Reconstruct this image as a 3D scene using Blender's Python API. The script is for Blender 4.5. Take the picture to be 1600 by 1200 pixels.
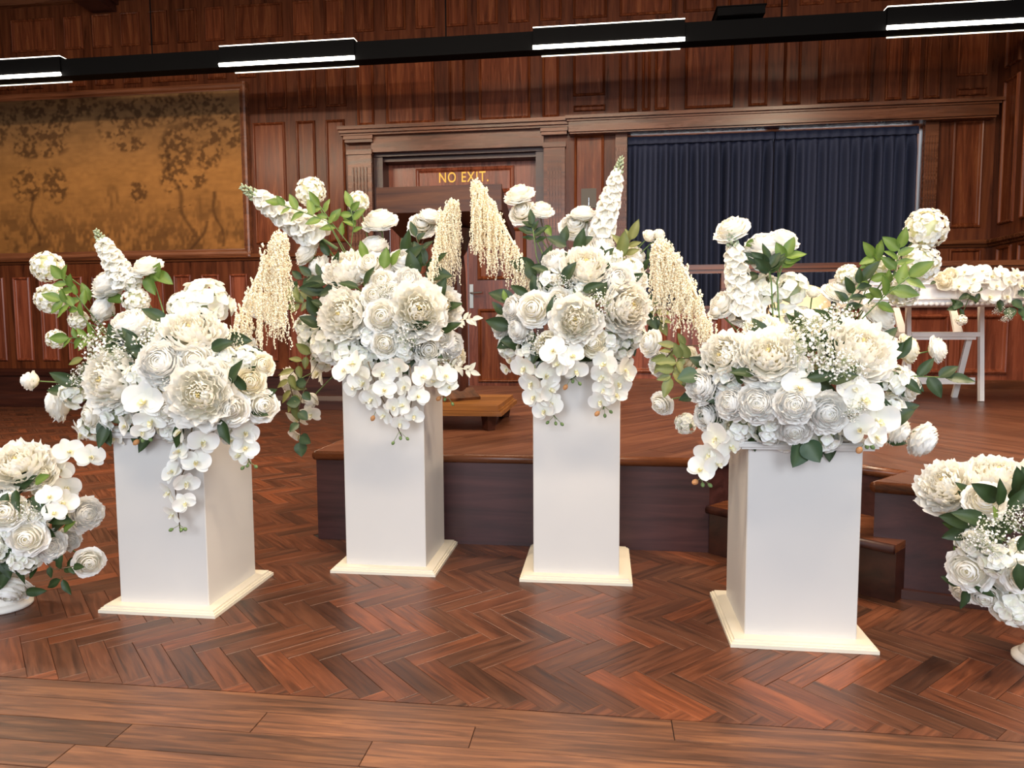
import bpy, math, random
import numpy as np
from mathutils import Vector, Matrix

for o in list(bpy.data.objects):
    bpy.data.objects.remove(o, do_unlink=True)
SC = bpy.context.scene
COL = SC.collection
random.seed(7)
RNG = np.random.default_rng(7)

# ------------------------------------------------------------------ camera
CAM_H = 0.8874
FPX = 1109.0
CR = np.array([[0.99170368, 0.12844148, -0.00515642],
               [0.00524738, -0.08053038, -0.99673834],
               [-0.1284378, 0.98844203, -0.08053626]])
cd = bpy.data.cameras.new('camera')
cam = bpy.data.objects.new('camera', cd)
COL.objects.link(cam)
cd.sensor_width = 36.0
cd.lens = 36.0 * FPX / 1600.0
cd.clip_start = 0.05
cd.clip_end = 100
cam.matrix_world = Matrix(((CR[0][0], -CR[1][0], -CR[2][0], 0.0),
                           (CR[0][1], -CR[1][1], -CR[2][1], 0.0),
                           (CR[0][2], -CR[1][2], -CR[2][2], CAM_H),
                           (0, 0, 0, 1)))
SC.camera = cam

# ------------------------------------------------------------------ world and lights
wd = bpy.data.worlds.new('hall_daylight')
SC.world = wd
wd.use_nodes = True
bg = wd.node_tree.nodes['Background']
bg.inputs[0].default_value = (0.80, 0.88, 1.0, 1)
bg.inputs[1].default_value = 0.62


def area(name, loc, target, sx, sy, power, color, spread=180):
    l = bpy.data.lights.new(name, 'AREA')
    l.shape = 'RECTANGLE'
    l.size, l.size_y = sx, sy
    l.energy = power
    l.color = color
    l.spread = math.radians(spread)
    o = bpy.data.objects.new(name, l)
    COL.objects.link(o)
    o.location = loc
    d = Vector(target) - Vector(loc)
    o.rotation_euler = d.to_track_quat('-Z', 'Y').to_euler()
    return o


WARM = (1.0, 0.80, 0.58)
NEUT = (1.0, 0.90, 0.78)
COOL = (0.84, 0.91, 1.0)
# rows of pendant strip lamps over the hall floor (in front of the frame's top edge)
area('hall_strip_lamp', (-2.6, 0.9, 3.9), (-2.6, 1.2, 0), 2.6, 0.25, 84, WARM)
area('hall_strip_lamp', (0.6, 0.9, 3.9), (0.6, 1.2, 0), 2.6, 0.25, 95, WARM)
area('hall_strip_lamp', (2.4, 2.4, 4.0), (1.6, 2.6, 0), 2.6, 0.25, 170, WARM)
area('hall_strip_lamp', (-4.5, 3.2, 3.6), (-4.5, 4.0, 0), 2.6, 0.25, 170, WARM)
area('hall_strip_lamp', (-0.8, 4.2, 3.75), (-0.8, 4.9, 0), 2.6, 0.25, 80, WARM)
# tall windows in the wall behind the photographer
area('hall_window_light', (-1.4, -4.5, 2.6), (-0.6, 2.5, 0.6), 2.0, 2.6, 165, COOL)
area('hall_window_light', (2.2, -4.5, 2.6), (0.2, 2.5, 0.6), 2.0, 2.6, 140, COOL)

SC.view_settings.view_transform = 'Standard'
SC.view_settings.look = 'None'
SC.view_settings.gamma = 1.0
SC.view_settings.use_curve_mapping = False
SC.view_settings.exposure = 0.36
SC.cycles.diffuse_bounces = 8
SC.cycles.max_bounces = 14


# ------------------------------------------------------------------ pixel helpers (1600 x 1200 frame)
def ray(u, v):
    return CR.T @ np.array([(u - 800) / FPX, (v - 600) / FPX, 1.0])


def onY(u, v, Y):
    r = ray(u, v)
    t = Y / r[1]
    return Vector((r[0] * t, Y, CAM_H + r[2] * t))


def onZ(u, v, z):
    r = ray(u, v)
    t = (z - CAM_H) / r[2]
    return Vector((r[0] * t, r[1] * t, z))


def onX(u, v, X):
    r = ray(u, v)
    t = X / r[0]
    return Vector((X, r[1] * t, CAM_H + r[2] * t))


def depth(p):
    return float(CR[2] @ np.array([p[0], p[1], p[2] - CAM_H]))


def project(p):
    q = CR @ np.array([p[0], p[1], p[2] - CAM_H])
    return 800 + FPX * q[0] / q[2], 600 + FPX * q[1] / q[2], q[2]


# ------------------------------------------------------------------ materials
def new_mat(name):
    m = bpy.data.materials.new(name)
    m.use_nodes = True
    nt = m.node_tree
    return m, nt, nt.nodes['Principled BSDF']


def lin(c):
    return tuple(((x / 255) / 12.92 if x / 255 <= 0.04045 else ((x / 255 + 0.055) / 1.055) ** 2.4) for x in c)


def ramp_set(r, stops):
    els = r.color_ramp.elements
    while len(els) > 1:
        els.remove(els[-1])
    els[0].position = stops[0][0]
    els[0].color = (*stops[0][1], 1)
    for p, c in stops[1:]:
        e = els.new(p)
        e.color = (*c, 1)


def plain(name, rgb, rough=0.5, noise_amt=0.06, nscale=9.0, metallic=0.0, bump=0.0, spec=0.5):
    """single coloured surface with a little procedural mottling"""
    m, nt, b = new_mat(name)
    tc = nt.nodes.new('ShaderNodeTexCoord')
    n = nt.nodes.new('ShaderNodeTexNoise')
    n.inputs['Scale'].default_value = nscale
    n.inputs['Detail'].default_value = 5
    nt.links.new(tc.outputs['Object'], n.inputs['Vector'])
    r = nt.nodes.new('ShaderNodeValToRGB')
    c = lin(rgb)
    lo = tuple(x * (1 - noise_amt) for x in c)
    hi = tuple(min(1, x * (1 + noise_amt)) for x in c)
    ramp_set(r, [(0.3, lo), (0.7, hi)])
    nt.links.new(n.outputs['Fac'], r.inputs[0])
    nt.links.new(r.outputs[0], b.inputs['Base Color'])
    b.inputs['Roughness'].default_value = rough
    b.inputs['Metallic'].default_value = metallic
    b.inputs['Specular IOR Level'].default_value = spec
    if bump:
        bp = nt.nodes.new('ShaderNodeBump')
        bp.inputs['Strength'].default_value = bump
        bp.inputs['Distance'].default_value = 0.003
        nt.links.new(n.outputs['Fac'], bp.inputs['Height'])
        nt.links.new(bp.outputs[0], b.inputs['Normal'])
    return m


def wood(name, dark, mid, light, axis='z', rough=0.32, scale=16.0, vary=0.3, per='object', coord='pos', spec=0.5, bump=0.12):
    m, nt, b = new_mat(name)
    L = nt.links.new
    if coord == 'pos':
        src = nt.nodes.new('ShaderNodeNewGeometry').outputs['Position']
    elif coord == 'uv':
        src = nt.nodes.new('ShaderNodeTexCoord').outputs['UV']
    else:
        src = nt.nodes.new('ShaderNodeTexCoord').outputs['Object']
    oi = nt.nodes.new('ShaderNodeObjectInfo')
    geo = nt.nodes.new('ShaderNodeNewGeometry')
    rnd = oi.outputs['Random'] if per == 'object' else geo.outputs['Random Per Island']
    off = nt.nodes.new('ShaderNodeVectorMath')
    off.operation = 'MULTIPLY_ADD'
    cmb = nt.nodes.new('ShaderNodeCombineXYZ')
    for i in range(3):
        L(rnd, cmb.inputs[i])
    L(cmb.outputs[0], off.inputs[0])
    off.inputs[1].default_value = (7.3, 5.1, 3.7)
    L(src, off.inputs[2])
    mp = nt.nodes.new('ShaderNodeMapping')
    s = {'x': (0.07, 1, 1), 'y': (1, 0.07, 1), 'z': (1, 1, 0.07)}[axis]
    mp.inputs['Scale'].default_value = tuple(scale * k for k in s)
    L(off.outputs[0], mp.inputs['Vector'])
    n = nt.nodes.new('ShaderNodeTexNoise')
    n.inputs['Scale'].default_value = 1.0
    n.inputs['Detail'].default_value = 7
    n.inputs['Roughness'].default_value = 0.62
    n.inputs['Distortion'].default_value = 0.7
    L(mp.outputs[0], n.inputs['Vector'])
    r = nt.nodes.new('ShaderNodeValToRGB')
    ramp_set(r, [(0.28, lin(dark)), (0.5, lin(mid)), (0.74, lin(light))])
    L(n.outputs['Fac'], r.inputs[0])
    hs = nt.nodes.new('ShaderNodeHueSaturation')
    mr = nt.nodes.new('ShaderNodeMapRange')
    mr.inputs['To Min'].default_value = 1 - vary
    mr.inputs['To Max'].default_value = 1 + vary
    L(rnd, mr.inputs['Value'])
    L(mr.outputs[0], hs.inputs['Value'])
    L(r.outputs[0], hs.inputs['Color'])
    L(hs.outputs[0], b.inputs['Base Color'])
    rr = nt.nodes.new('ShaderNodeMapRange')
    rr.inputs['To Min'].default_value = rough * 0.8
    rr.inputs['To Max'].default_value = rough * 1.3
    L(n.outputs['Fac'], rr.inputs['Value'])
    L(rr.outputs[0], b.inputs['Roughness'])
    b.inputs['Specular IOR Level'].default_value = spec
    if bump:
        bp = nt.nodes.new('ShaderNodeBump')
        bp.inputs['Strength'].default_value = bump
        bp.inputs['Distance'].default_value = 0.002
        L(n.outputs['Fac'], bp.inputs['Height'])
        L(bp.outputs[0], b.inputs['Normal'])
    return m


def parquet(name, per):
    """worn mixed hardwood: every block takes its own colour"""
    m = wood(name, (52, 33, 24), (91, 56, 39), (118, 76, 54), 'x', 0.36, 66, 0.0, per, 'uv', 0.45, 0.16)
    nt = m.node_tree
    b = nt.nodes['Principled BSDF']
    hs = [n for n in nt.nodes if n.bl_idname == 'ShaderNodeHueSaturation'][0]
    oi = [n for n in nt.nodes if n.bl_idname == 'ShaderNodeObjectInfo'][0]
    gg = [n for n in nt.nodes if n.bl_idname == 'ShaderNodeNewGeometry'][0]
    rnd = oi.outputs['Random'] if per == 'object' else gg.outputs['Random Per Island']
    r2 = nt.nodes.new('ShaderNodeValToRGB')
    ramp_set(r2, [(0.0, (0.50, 0.46, 0.44)), (0.14, (0.62, 0.62, 0.60)), (0.3, (0.82, 0.78, 0.76)), (0.5, (0.95, 0.86, 0.80)),
                  (0.7, (0.86, 0.72, 0.64)), (0.86, (1.10, 0.92, 0.78)), (1.0, (1.55, 1.15, 0.86))])
    nt.links.new(rnd, r2.inputs[0])
    mx = nt.nodes.new('ShaderNodeMix')
    mx.data_type = 'RGBA'
    mx.blend_type = 'MULTIPLY'
    mx.inputs['Factor'].default_value = 1.0
    nt.links.new(hs.outputs[0], mx.inputs['A'])
    nt.links.new(r2.outputs[0], mx.inputs['B'])
    nt.links.new(mx.outputs['Result'], b.inputs['Base Color'])
    return m


def vcol(name, rough=0.55, translucent=0.0, spec=0.35, bump=0.0, tint=None, bscale=60):
    m, nt, b = new_mat(name)
    a = nt.nodes.new('ShaderNodeAttribute')
    a.attribute_name = 'Col'
    colour = a.outputs['Color']
    tc = nt.nodes.new('ShaderNodeTexCoord')
    n = nt.nodes.new('ShaderNodeTexNoise')
    n.inputs['Scale'].default_value = bscale
    n.inputs['Detail'].default_value = 3
    nt.links.new(tc.outputs['Object'], n.inputs['Vector'])
    nt.links.new(colour, b.inputs['Base Color'])
    b.inputs['Roughness'].default_value = rough
    b.inputs['Specular IOR Level'].default_value = spec
    if bump:
        bp = nt.nodes.new('ShaderNodeBump')
        bp.inputs['Strength'].default_value = bump
        bp.inputs['Distance'].default_value = 0.01
        nt.links.new(n.outputs['Fac'], bp.inputs['Height'])
        nt.links.new(bp.outputs[0], b.inputs['Normal'])
    if translucent:
        t = nt.nodes.new('ShaderNodeBsdfTranslucent')
        nt.links.new(colour, t.inputs['Color'])
        mx = nt.nodes.new('ShaderNodeMixShader')
        mx.inputs[0].default_value = translucent
        out = nt.nodes['Material Output']
        nt.links.new(b.outputs[0], mx.inputs[1])
        nt.links.new(t.outputs[0], mx.inputs[2])
        nt.links.new(mx.outputs[0], out.inputs['Surface'])
    return m


def emit(name, rgb, strength):
    m, nt, b = new_mat(name)
    b.inputs['Base Color'].default_value = (*rgb, 1)
    b.inputs['Emission Color'].default_value = (*rgb, 1)
    b.inputs['Emission Strength'].default_value = strength
    return m


M = {}
M['wall_wood'] = wood('mahogany_wall', (46, 21, 11), (85, 43, 24), (109, 60, 34), 'z', 0.28, 17, 0.10, spec=0.18)
M['panel_wood'] = wood('mahogany_panel', (54, 25, 13), (96, 48, 27), (124, 70, 39), 'z', 0.25, 22, 0.22, spec=0.18)
M['trim_wood'] = wood('mahogany_trim', (53, 28, 16), (95, 54, 32), (123, 74, 46), 'x', 0.26, 18, 0.10, spec=0.32)
M['dado_wood'] = wood('dark_dado_wood', (65, 30, 19), (110, 56, 37), (139, 77, 53), 'z', 0.26, 20, 0.18, spec=0.35)
M['dark_wood'] = wood('dark_stained_wood', (30, 13, 9), (54, 25, 17), (72, 36, 24), 'x', 0.36, 14, 0.12)
M['fascia_wood'] = wood('stage_fascia_wood', (40, 20, 20), (62, 33, 33), (80, 46, 44), 'x', 0.42, 18, 0.08)
M['stage_board'] = wood('stage_board_wood', (61, 35, 25), (94, 57, 40), (114, 74, 53), 'x', 0.33, 26, 0.20, 'object', 'uv')
M['lectern_wood'] = wood('lectern_wood', (44, 24, 13), (82, 48, 27), (108, 68, 40), 'x', 0.36, 24, 0.10, spec=0.22)
M['lectern_base'] = wood('lectern_base_wood', (92, 56, 26), (138, 90, 44), (166, 116, 62), 'x', 0.34, 24, 0.10)
M['frame_wood'] = wood('tapestry_frame_wood', (70, 38, 24), (112, 66, 42), (140, 88, 60), 'x', 0.36, 20, 0.08)
M['floor_board'] = wood('border_board_wood', (50, 33, 25), (88, 56, 39), (124, 82, 54), 'x', 0.36, 58, 0.32, 'object', 'uv', bump=0.16)
M['parquet'] = parquet('parquet_block_wood', 'object')
M['parquet_far'] = parquet('parquet_field_wood', 'island')
M['subfloor'] = plain('dark_joint_filler', (26, 15, 11), 0.8)
M['white_paint'] = plain('white_painted_board', (205, 202, 198), 0.42, 0.02, 3.0)
M['lamplit_paint'] = plain('lamplit_base_paint', (220, 212, 194), 0.42, 0.02, 3.0)  # warm overhead lamplight on the pedestal bases, put into the colour
M['chair_white'] = plain('white_resin', (240, 236, 230), 0.4, 0.02)
M['table_white'] = plain('white_lacquer', (236, 234, 232), 0.35, 0.02)
M['cream_fabric'] = plain('cream_upholstery', (232, 214, 184), 0.8, 0.05, 40)
M['urn'] = plain('urn_white', (232, 226, 216), 0.6, 0.04, 14)
M['black'] = plain('black_metal', (5, 5, 6), 0.8, 0.1, spec=0.1)
M['navy'] = plain('navy_curtain_cloth', (31, 38, 62), 0.8, 0.12, 60, bump=0.1)
M['steel'] = plain('brushed_steel', (150, 150, 146), 0.35, 0.05, metallic=0.9)
M['grey_metal'] = plain('dull_grey_metal', (84, 78, 70), 0.5, 0.05, spec=0.3)
M['chrome'] = plain('chrome', (200, 202, 206), 0.12, 0.02, metallic=1.0)
M['gold'] = plain('gold_leaf_lettering', (226, 170, 56), 0.35, 0.05, metallic=0.2)
M['ceiling'] = wood('ceiling_boards', (58, 28, 16), (96, 50, 28), (120, 68, 40), 'x', 0.5, 10, 0.1)
M['foam'] = plain('green_floral_foam', (32, 52, 30), 0.9, 0.2)
M['petal'] = vcol('silk_petal', 0.65, 0.22, 0.2)
M['leaf'] = vcol('silk_leaf', 0.45, 0.15, 0.4)
M['stem'] = plain('stem_green', (92, 118, 62), 0.6, 0.15)
M['brown_stem'] = plain('stem_brown', (92, 74, 52), 0.6, 0.15)
M['tassel'] = plain('cream_tassel', (240, 230, 204), 0.75, 0.05, 40)
M['tapestry'] = vcol('woven_tapestry', 0.85, 0, 0.15, 0.25, bscale=140)
M['tube'] = emit('lit_lamp_tube', (1.0, 0.93, 0.80), 8)
M['tube_up'] = emit('lit_lamp_uplight', (1.0, 0.92, 0.78), 3.2)
M['tube_soft'] = emit('lit_lamp_slit', (1.0, 0.90, 0.70), 2.5)
M['daylight'] = emit('window_daylight', (0.80, 0.92, 1.0), 5.0)


# ------------------------------------------------------------------ mesh helpers
class MB:
    def __init__(self):
        self.v, self.f, self.c, self.uv = [], [], [], []

    def add(self, verts, faces, col=None):
        n = len(self.v)
        self.v.extend([tuple(p) for p in verts])
        self.f.extend([tuple(i + n for i in f) for f in faces])
        if col is not None:
            if isinstance(col, tuple):
                col = [col] * len(verts)
            self.c.extend([tuple(x) for x in col])
        return n

    def box(self, x0, x1, y0, y1, z0, z1):
        self.add([(x0, y0, z0), (x1, y0, z0), (x1, y1, z0), (x0, y1, z0), (x0, y0, z1), (x1, y0, z1), (x1, y1, z1), (x0, y1, z1)],
                 [(0, 3, 2, 1), (4, 5, 6, 7), (0, 1, 5, 4), (1, 2, 6, 5), (2, 3, 7, 6), (3, 0, 4, 7)])

    def bar(self, a, b, w, h, up=(0, 0, 1)):
        a, b = Vector(a), Vector(b)
        d = (b - a).normalized()
        s = d.cross(Vector(up)).normalized() * (w / 2)
        u = s.cross(d).normalized() * (h / 2)
        vs = []
        for p in (a, b):
            vs += [p - s - u, p + s - u, p + s + u, p - s + u]
        self.add(vs, [(0, 1, 2, 3), (7, 6, 5, 4), (0, 4, 5, 1), (1, 5, 6, 2), (2, 6, 7, 3), (3, 7, 4, 0)])

    def prism(self, poly, z0, z1):
        n = len(poly)
        vs = [(x, y, z0) for x, y in poly] + [(x, y, z1) for x, y in poly]
        self.add(vs, [tuple(range(n - 1, -1, -1)), tuple(range(n, 2 * n))] + [(i, (i + 1) % n, n + (i + 1) % n, n + i) for i in range(n)])

    def tube(self, pts, r, n=6, col=None):
        pts = [Vector(p) for p in pts]
        rs = r if isinstance(r, (list, tuple)) else [r] * len(pts)
        rings = []
        ref = Vector((0.31, 0.17, 0.93))
        for i, p in enumerate(pts):
            d = (pts[min(i + 1, len(pts) - 1)] - pts[max(i - 1, 0)])
            if d.length < 1e-9:
                d = Vector((0, 0, 1))
            d.normalize()
            if abs(d.dot(ref)) > 0.97:
                ref = Vector((0.9, 0.3, 0.1))
            s = d.cross(ref).normalized()
            t = s.cross(d)
            rings.append([p + (s * math.cos(2 * math.pi * k / n) + t * math.sin(2 * math.pi * k / n)) * rs[i] for k in range(n)])
        vs = [q for rg in rings for q in rg]
        fs = []
        for i in range(len(pts) - 1):
            for k in range(n):
                fs.append((i * n + k, i * n + (k + 1) % n, (i + 1) * n + (k + 1) % n, (i + 1) * n + k))
        fs.append(tuple(range(n - 1, -1, -1)))
        fs.append(tuple((len(pts) - 1) * n + k for k in range(n)))
        self.add(vs, fs, col)

    def lathe(self, prof, n=40, cx=0, cy=0, flute=None):
        vs = []
        for i, (r, z) in enumerate(prof):
            for k in range(n):
                a = 2 * math.pi * k / n
                q = r * (1 + (flute[i] * (1 if k % 2 else -1) if flute else 0))
                vs.append((cx + q * math.cos(a), cy + q * math.sin(a), z))
        fs = []
        for i in range(len(prof) - 1):
            for k in range(n):
                fs.append((i * n + k, i * n + (k + 1) % n, (i + 1) * n + (k + 1) % n, (i + 1) * n + k))
        fs.append(tuple(range(n - 1, -1, -1)))
        fs.append(tuple((len(prof) - 1) * n + k for k in range(n)))
        self.add(vs, fs)

    def grid(self, P, C=None):
        nu, nv = P.shape[:2]
        fs = []
        for i in range(nu - 1):
            for j in range(nv - 1):
                a = i * nv + j
                fs.append((a, a + nv, a + nv + 1, a + 1))
        self.add(P.reshape(-1, 3).tolist(), fs, None if C is None else C.reshape(-1, 3).tolist())

    def mesh(self, name, mat, smooth=False):
        me = bpy.data.meshes.new(name)
        me.from_pydata(self.v, [], self.f)
        if self.c:
            at = me.color_attributes.new('Col', 'FLOAT_COLOR', 'POINT')
            arr = np.ones((len(self.v), 4), np.float32)
            arr[:, :3] = np.array(self.c, np.float32)[:, :3]
            at.data.foreach_set('color', arr.ravel())
        if self.uv:
            ul = me.uv_layers.new(name='UVMap')
            li = np.zeros(len(me.loops), np.int32)
            me.loops.foreach_get('vertex_index', li)
            ul.data.foreach_set('uv', np.array(self.uv, np.float32)[li].ravel())
        if smooth:
            me.polygons.foreach_set('use_smooth', [True] * len(me.polygons))
        me.materials.append(M[mat])
        me.update()
        return me

    def build(self, name, mat, parent=None, smooth=False):
        return link(name, self.mesh(name, mat, smooth), parent)


def link(name, me, parent=None):
    o = bpy.data.objects.new(name, me)
    COL.objects.link(o)
    if parent is not None:
        o.parent = parent
    return o


def empty(name, loc=(0, 0, 0)):
    o = bpy.data.objects.new(name, None)
    o.empty_display_size = 0.1
    COL.objects.link(o)
    o.location = loc
    return o


def tag(o, label=None, cat=None, group=None, kind=None):
    if label:
        o['label'] = label
    if cat:
        o['category'] = cat
    if group:
        o['group'] = group
    if kind:
        o['kind'] = kind
    return o


def clip_poly(poly, planes):
    """clip a convex polygon [(x,y)] by half planes (a,b,c): a*x+b*y>=c"""
    for a, b, c in planes:
        out = []
        n = len(poly)
        for i in range(n):
            p, q = poly[i], poly[(i + 1) % n]
            dp, dq = a * p[0] + b * p[1] - c, a * q[0] + b * q[1] - c
            if dp >= 0:
                out.append(p)
            if (dp > 0 and dq < 0) or (dp < 0 and dq > 0):
                t = dp / (dp - dq)
                out.append((p[0] + (q[0] - p[0]) * t, p[1] + (q[1] - p[1]) * t))
        poly = out
        if len(poly) < 3:
            return []
    return poly


def poly_area(p):
    return 0.5 * abs(sum(p[i][0] * p[(i + 1) % len(p)][1] - p[(i + 1) % len(p)][0] * p[i][1] for i in range(len(p))))


def hull_planes(poly):
    """half planes of a counter-clockwise convex polygon"""
    out = []
    for i in range(len(poly)):
        (x0, y0), (x1, y1) = poly[i], poly[(i + 1) % len(poly)]
        a, b = -(y1 - y0), (x1 - x0)
        out.append((a, b, a * x0 + b * y0))
    return out


# ================================================================== SETTING
W = 7.34            # face of the panelled back wall
XR = 3.62           # face of the right-hand wall
STAGE_Z = 0.375

# ---- floor: joint bed, parquet blocks, border boards
mb = MB()
mb.box(-9.0, XR, -5.0, 7.6, -0.06, -0.004)
floor = tag(mb.build('floor', 'subfloor'), kind='structure')

BW = 0.0625
BL = 4 * BW
BORDER_Y = 1.572
X_OFF, Y_OFF = -0.664, 1.752
S2 = math.sqrt(2)


def rot(p):
    return (X_OFF + (p[0] + p[1]) / S2 * BW, Y_OFF + (p[1] - p[0]) / S2 * BW)


GAP = 0.010


def under_stage(x, y):
    return (x > -1.15 and y > 2.86 and x < 0.4) or (x > 0.55 and y > 2.95) or (x > 1.15 and y > 2.5) or (x >= 0.4 and y > 3.1)


blocks = []
for j in range(-4, 18):
    for i in range(-110, 90):
        for kind in (0, 1):
            if kind == 0:
                o = (i - 4 * j, i + 4 * j)
                sz = (4, 1)
            else:
                o = (i + 4 - 4 * j, i - 3 + 4 * j)
                sz = (1, 4)
            c = rot((o[0] + sz[0] / 2, o[1] + sz[1] / 2))
            if c[1] < BORDER_Y - 0.12 or c[1] > W + 0.1 or c[0] < -7.6 or c[0] > 2.6 or under_stage(*c):
                continue
            u, v, d = project((c[0], c[1], 0))
            if d < 0.5 or u < -140 or u > 1740 or v > 1330:
                continue
            blocks.append((d, c, kind, o, sz))
blocks.sort(key=lambda t: t[0])


def block_mesh(L_, W_):
    """a block with eased top edges, local x along its length"""
    m = MB()
    hx, hy, e, t = L_ / 2 - 0.0004, W_ / 2 - 0.0004, 0.0008, 0.012
    vs = []
    for z, q in ((-t, 0), (-e, 0), (0, e)):
        vs += [(-hx + q, -hy + q, z), (hx - q, -hy + q, z), (hx - q, hy - q, z), (-hx + q, hy - q, z)]
    fs = [(8, 9, 10, 11)]
    for k in (0, 4):
        fs += [(k + a, k + (a + 1) % 4, k + 4 + (a + 1) % 4, k + 4 + a) for a in range(4)]
    m.add(vs, fs)
    m.uv = [(x, y) for x, y, z in vs]
    return m


bm_shared = block_mesh(BL, BW).mesh('parquet_block', 'parquet')
stuff = MB()
made = 0
for d, c, kind, o, sz in blocks:
    ang = -math.pi / 4 if kind == 0 else math.pi / 4
    corners = [rot(p) for p in ((o[0], o[1]), (o[0] + sz[0], o[1]), (o[0] + sz[0], o[1] + sz[1]), (o[0], o[1] + sz[1]))]
    low = min(p[1] for p in corners)
    u, v, dd = project((c[0], c[1], 0))
    inview = -40 < u < 1640 and v < 1240
    if low < BORDER_Y:
        poly = clip_poly(corners, [(0, 1, BORDER_Y)])
        if len(poly) < 3 or poly_area(poly) < 1.5e-4:
            continue
        mx = sum(p[0] for p in poly) / len(poly)
        my = sum(p[1] for p in poly) / len(poly)
        m = MB()
        q = [((p[0] - mx) * 0.985, (p[1] - my) * 0.985) for p in poly]
        m.prism(q, -0.012, 0)
        ca, sa = math.cos(-ang), math.sin(-ang)
        m.uv = [(x * ca - y * sa, x * sa + y * ca) for x, y, z in m.v]
        ob = m.build('parquet_block', 'parquet', floor)
        ob.location = (mx, my, 0)
        made += 1
    elif made < 295 and inview and d < 4.2:
        ob = link('parquet_block', bm_shared, floor)
        ob.location = (c[0], c[1], random.uniform(-0.0006, 0.0002))
        ob.rotation_euler = (random.uniform(-0.002, 0.002), random.uniform(-0.001, 0.001), ang)
        made += 1
    else:
        ca, sa = math.cos(ang), math.sin(ang)
        m = block_mesh(BL, BW)
        n0 = len(stuff.v)
        dz = random.uniform(-0.0006, 0.0002)
        stuff.add([(c[0] + x * ca - y * sa, c[1] + x * sa + y * ca, z + dz) for x, y, z in m.v], m.f)
        ru, rv = random.uniform(0, 9), random.uniform(0, 9)
        stuff.uv += [(x + ru, y + rv) for x, y in m.uv]
tag(stuff.build('parquet_field', 'parquet_far', floor), kind='stuff')

rows = [(1.572, 1.492, (-2.3, 0.155, 1.9)), (1.492, 1.41, (-2.3, -0.77, -0.28, 1.9)), (1.41, 1.322, (-2.3, -1.05, -0.49, 0.72, 1.9)),
        (1.322, 1.24, (-2.3, -1.12, 0.1, 1.9)), (1.24, 1.15, (-2.3, -0.7, 0.5, 1.9)), (1.15, 1.06, (-2.3, -1.3, 0.2, 1.9))]
for y1, y0, xs in rows:
    for a, b in zip(xs[:-1], xs[1:]):
        L_, W_ = b - a, y1 - y0
        m = block_mesh(L_ - 0.001, W_ - 0.0006)
        ob = m.build('floor_board', 'floor_board', floor)
        ob.location = ((a + b) / 2, (y0 + y1) / 2, random.uniform(-0.001, 0.0))

# ---- back wall with openings for the door and the window
DX0, DX1, DZ = -2.41, -0.614, 2.70
CX0, CX1, CZ0, CZ1 = 0.21, 2.985, 0.85, 2.80
mb = MB()
T = 0.5
mb.box(-9.0, DX0, W, W + T, 0, 5.0)
mb.box(DX0, DX1, W, W + T, DZ, 5.0)
mb.box(DX1, CX0, W, W + T, 0, 5.0)
mb.box(CX0, CX1, W, W + T, CZ1, 5.0)
mb.box(CX0, CX1, W, W + T, 0, CZ0)
mb.box(CX1, XR + 0.3, W, W + T, 0, 5.0)
wall = tag(mb.build('wall_back', 'wall_wood'), kind='structure')


def panel(parent, x0, x1, z0, z1, mat='panel_wood', face=W, m=0.03, mtx=None):
    """moulded panel: raised bolection frame around a flat field; lies on the plane y=face"""
    prof = [(0, 0.0), (0.10, 0.016), (0.40, 0.024), (0.62, 0.020), (0.85, 0.006), (1.0, 0.002)]
    b = MB()
    vs, fs = [], []
    for o, h in prof:
        q = o * m
        vs += [(x0 + q, face - h, z0 + q), (x1 - q, face - h, z0 + q), (x1 - q, face - h, z1 - q), (x0 + q, face - h, z1 - q)]
    for k in range(len(prof) - 1):
        for a in range(4):
            fs.append((k * 4 + a, k * 4 + (a + 1) % 4, k * 4 + 4 + (a + 1) % 4, k * 4 + 4 + a))
    k = (len(prof) - 1) * 4
    fs.append((k, k + 1, k + 2, k + 3))
    if mtx is not None:
        vs = [tuple(mtx @ Vector(p)) for p in vs]
    b.add(vs, fs)
    return b.build('panel', mat, parent)


def px_panels(parent, lst, z0, z1, mat='panel_wood', m=0.03):
    zm = (z0 + z1) / 2
    for u0, u1 in lst:
        # pixel columns -> wall coordinates at the row's mid height
        v = 300
        for _ in range(4):
            x = onY((u0 + u1) / 2, v, W)
            v = project((x.x, W, zm))[1]
        panel(parent, onY(u0, v, W).x, onY(u1, v, W).x, z0, z1, mat, W, m)


# frieze above the lamp beam
px_panels(wall, [(-75, -45), (-30, 1), (19, 87), (101, 130), (145, 175), (189, 219), (233, 262), (277, 308), (321, 351), (367, 442), (458, 490), (506, 537),
                 (553, 584), (601, 634), (649, 680), (697, 730), (745, 778), (794, 827), (844, 878), (895, 949), (968, 1050), (1068, 1120), (1138, 1176),
                 (1194, 1232), (1250, 1288), (1306, 1344), (1362, 1446), (1464, 1502), (1520, 1546)], 3.925, 4.275)
# tall row under the beam
px_panels(wall, [(-90, -62), (-46, -18), (-2, 26), (40, 68), (108, 135), (150, 178), (194, 221), (238, 308), (325, 354), (371, 400)], 3.53, 3.64)
px_panels(wall, [(416, 448), (465, 494), (509, 541)], 3.19, 3.64)
px_panels(wall, [(557.5, 584.5), (602.5, 679), (701, 727), (748, 829), (847, 874)], 2.985, 3.64)
px_panels(wall, [(895, 946)], 3.18, 3.64)
px_panels(wall, [(896, 946)], 3.03, 3.09, m=0.018)
px_panels(wall, [(967, 996), (1003, 1017), (1023, 1046), (1070, 1146), (1170, 1200), (1224, 1252), (1278, 1360), (1384, 1410), (1418, 1438), (1444, 1470)], 3.01, 3.66)
px_panels(wall, [(1496, 1544)], 3.20, 3.66)
px_panels(wall, [(1494, 1542)], 3.02, 3.09, m=0.018)
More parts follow.
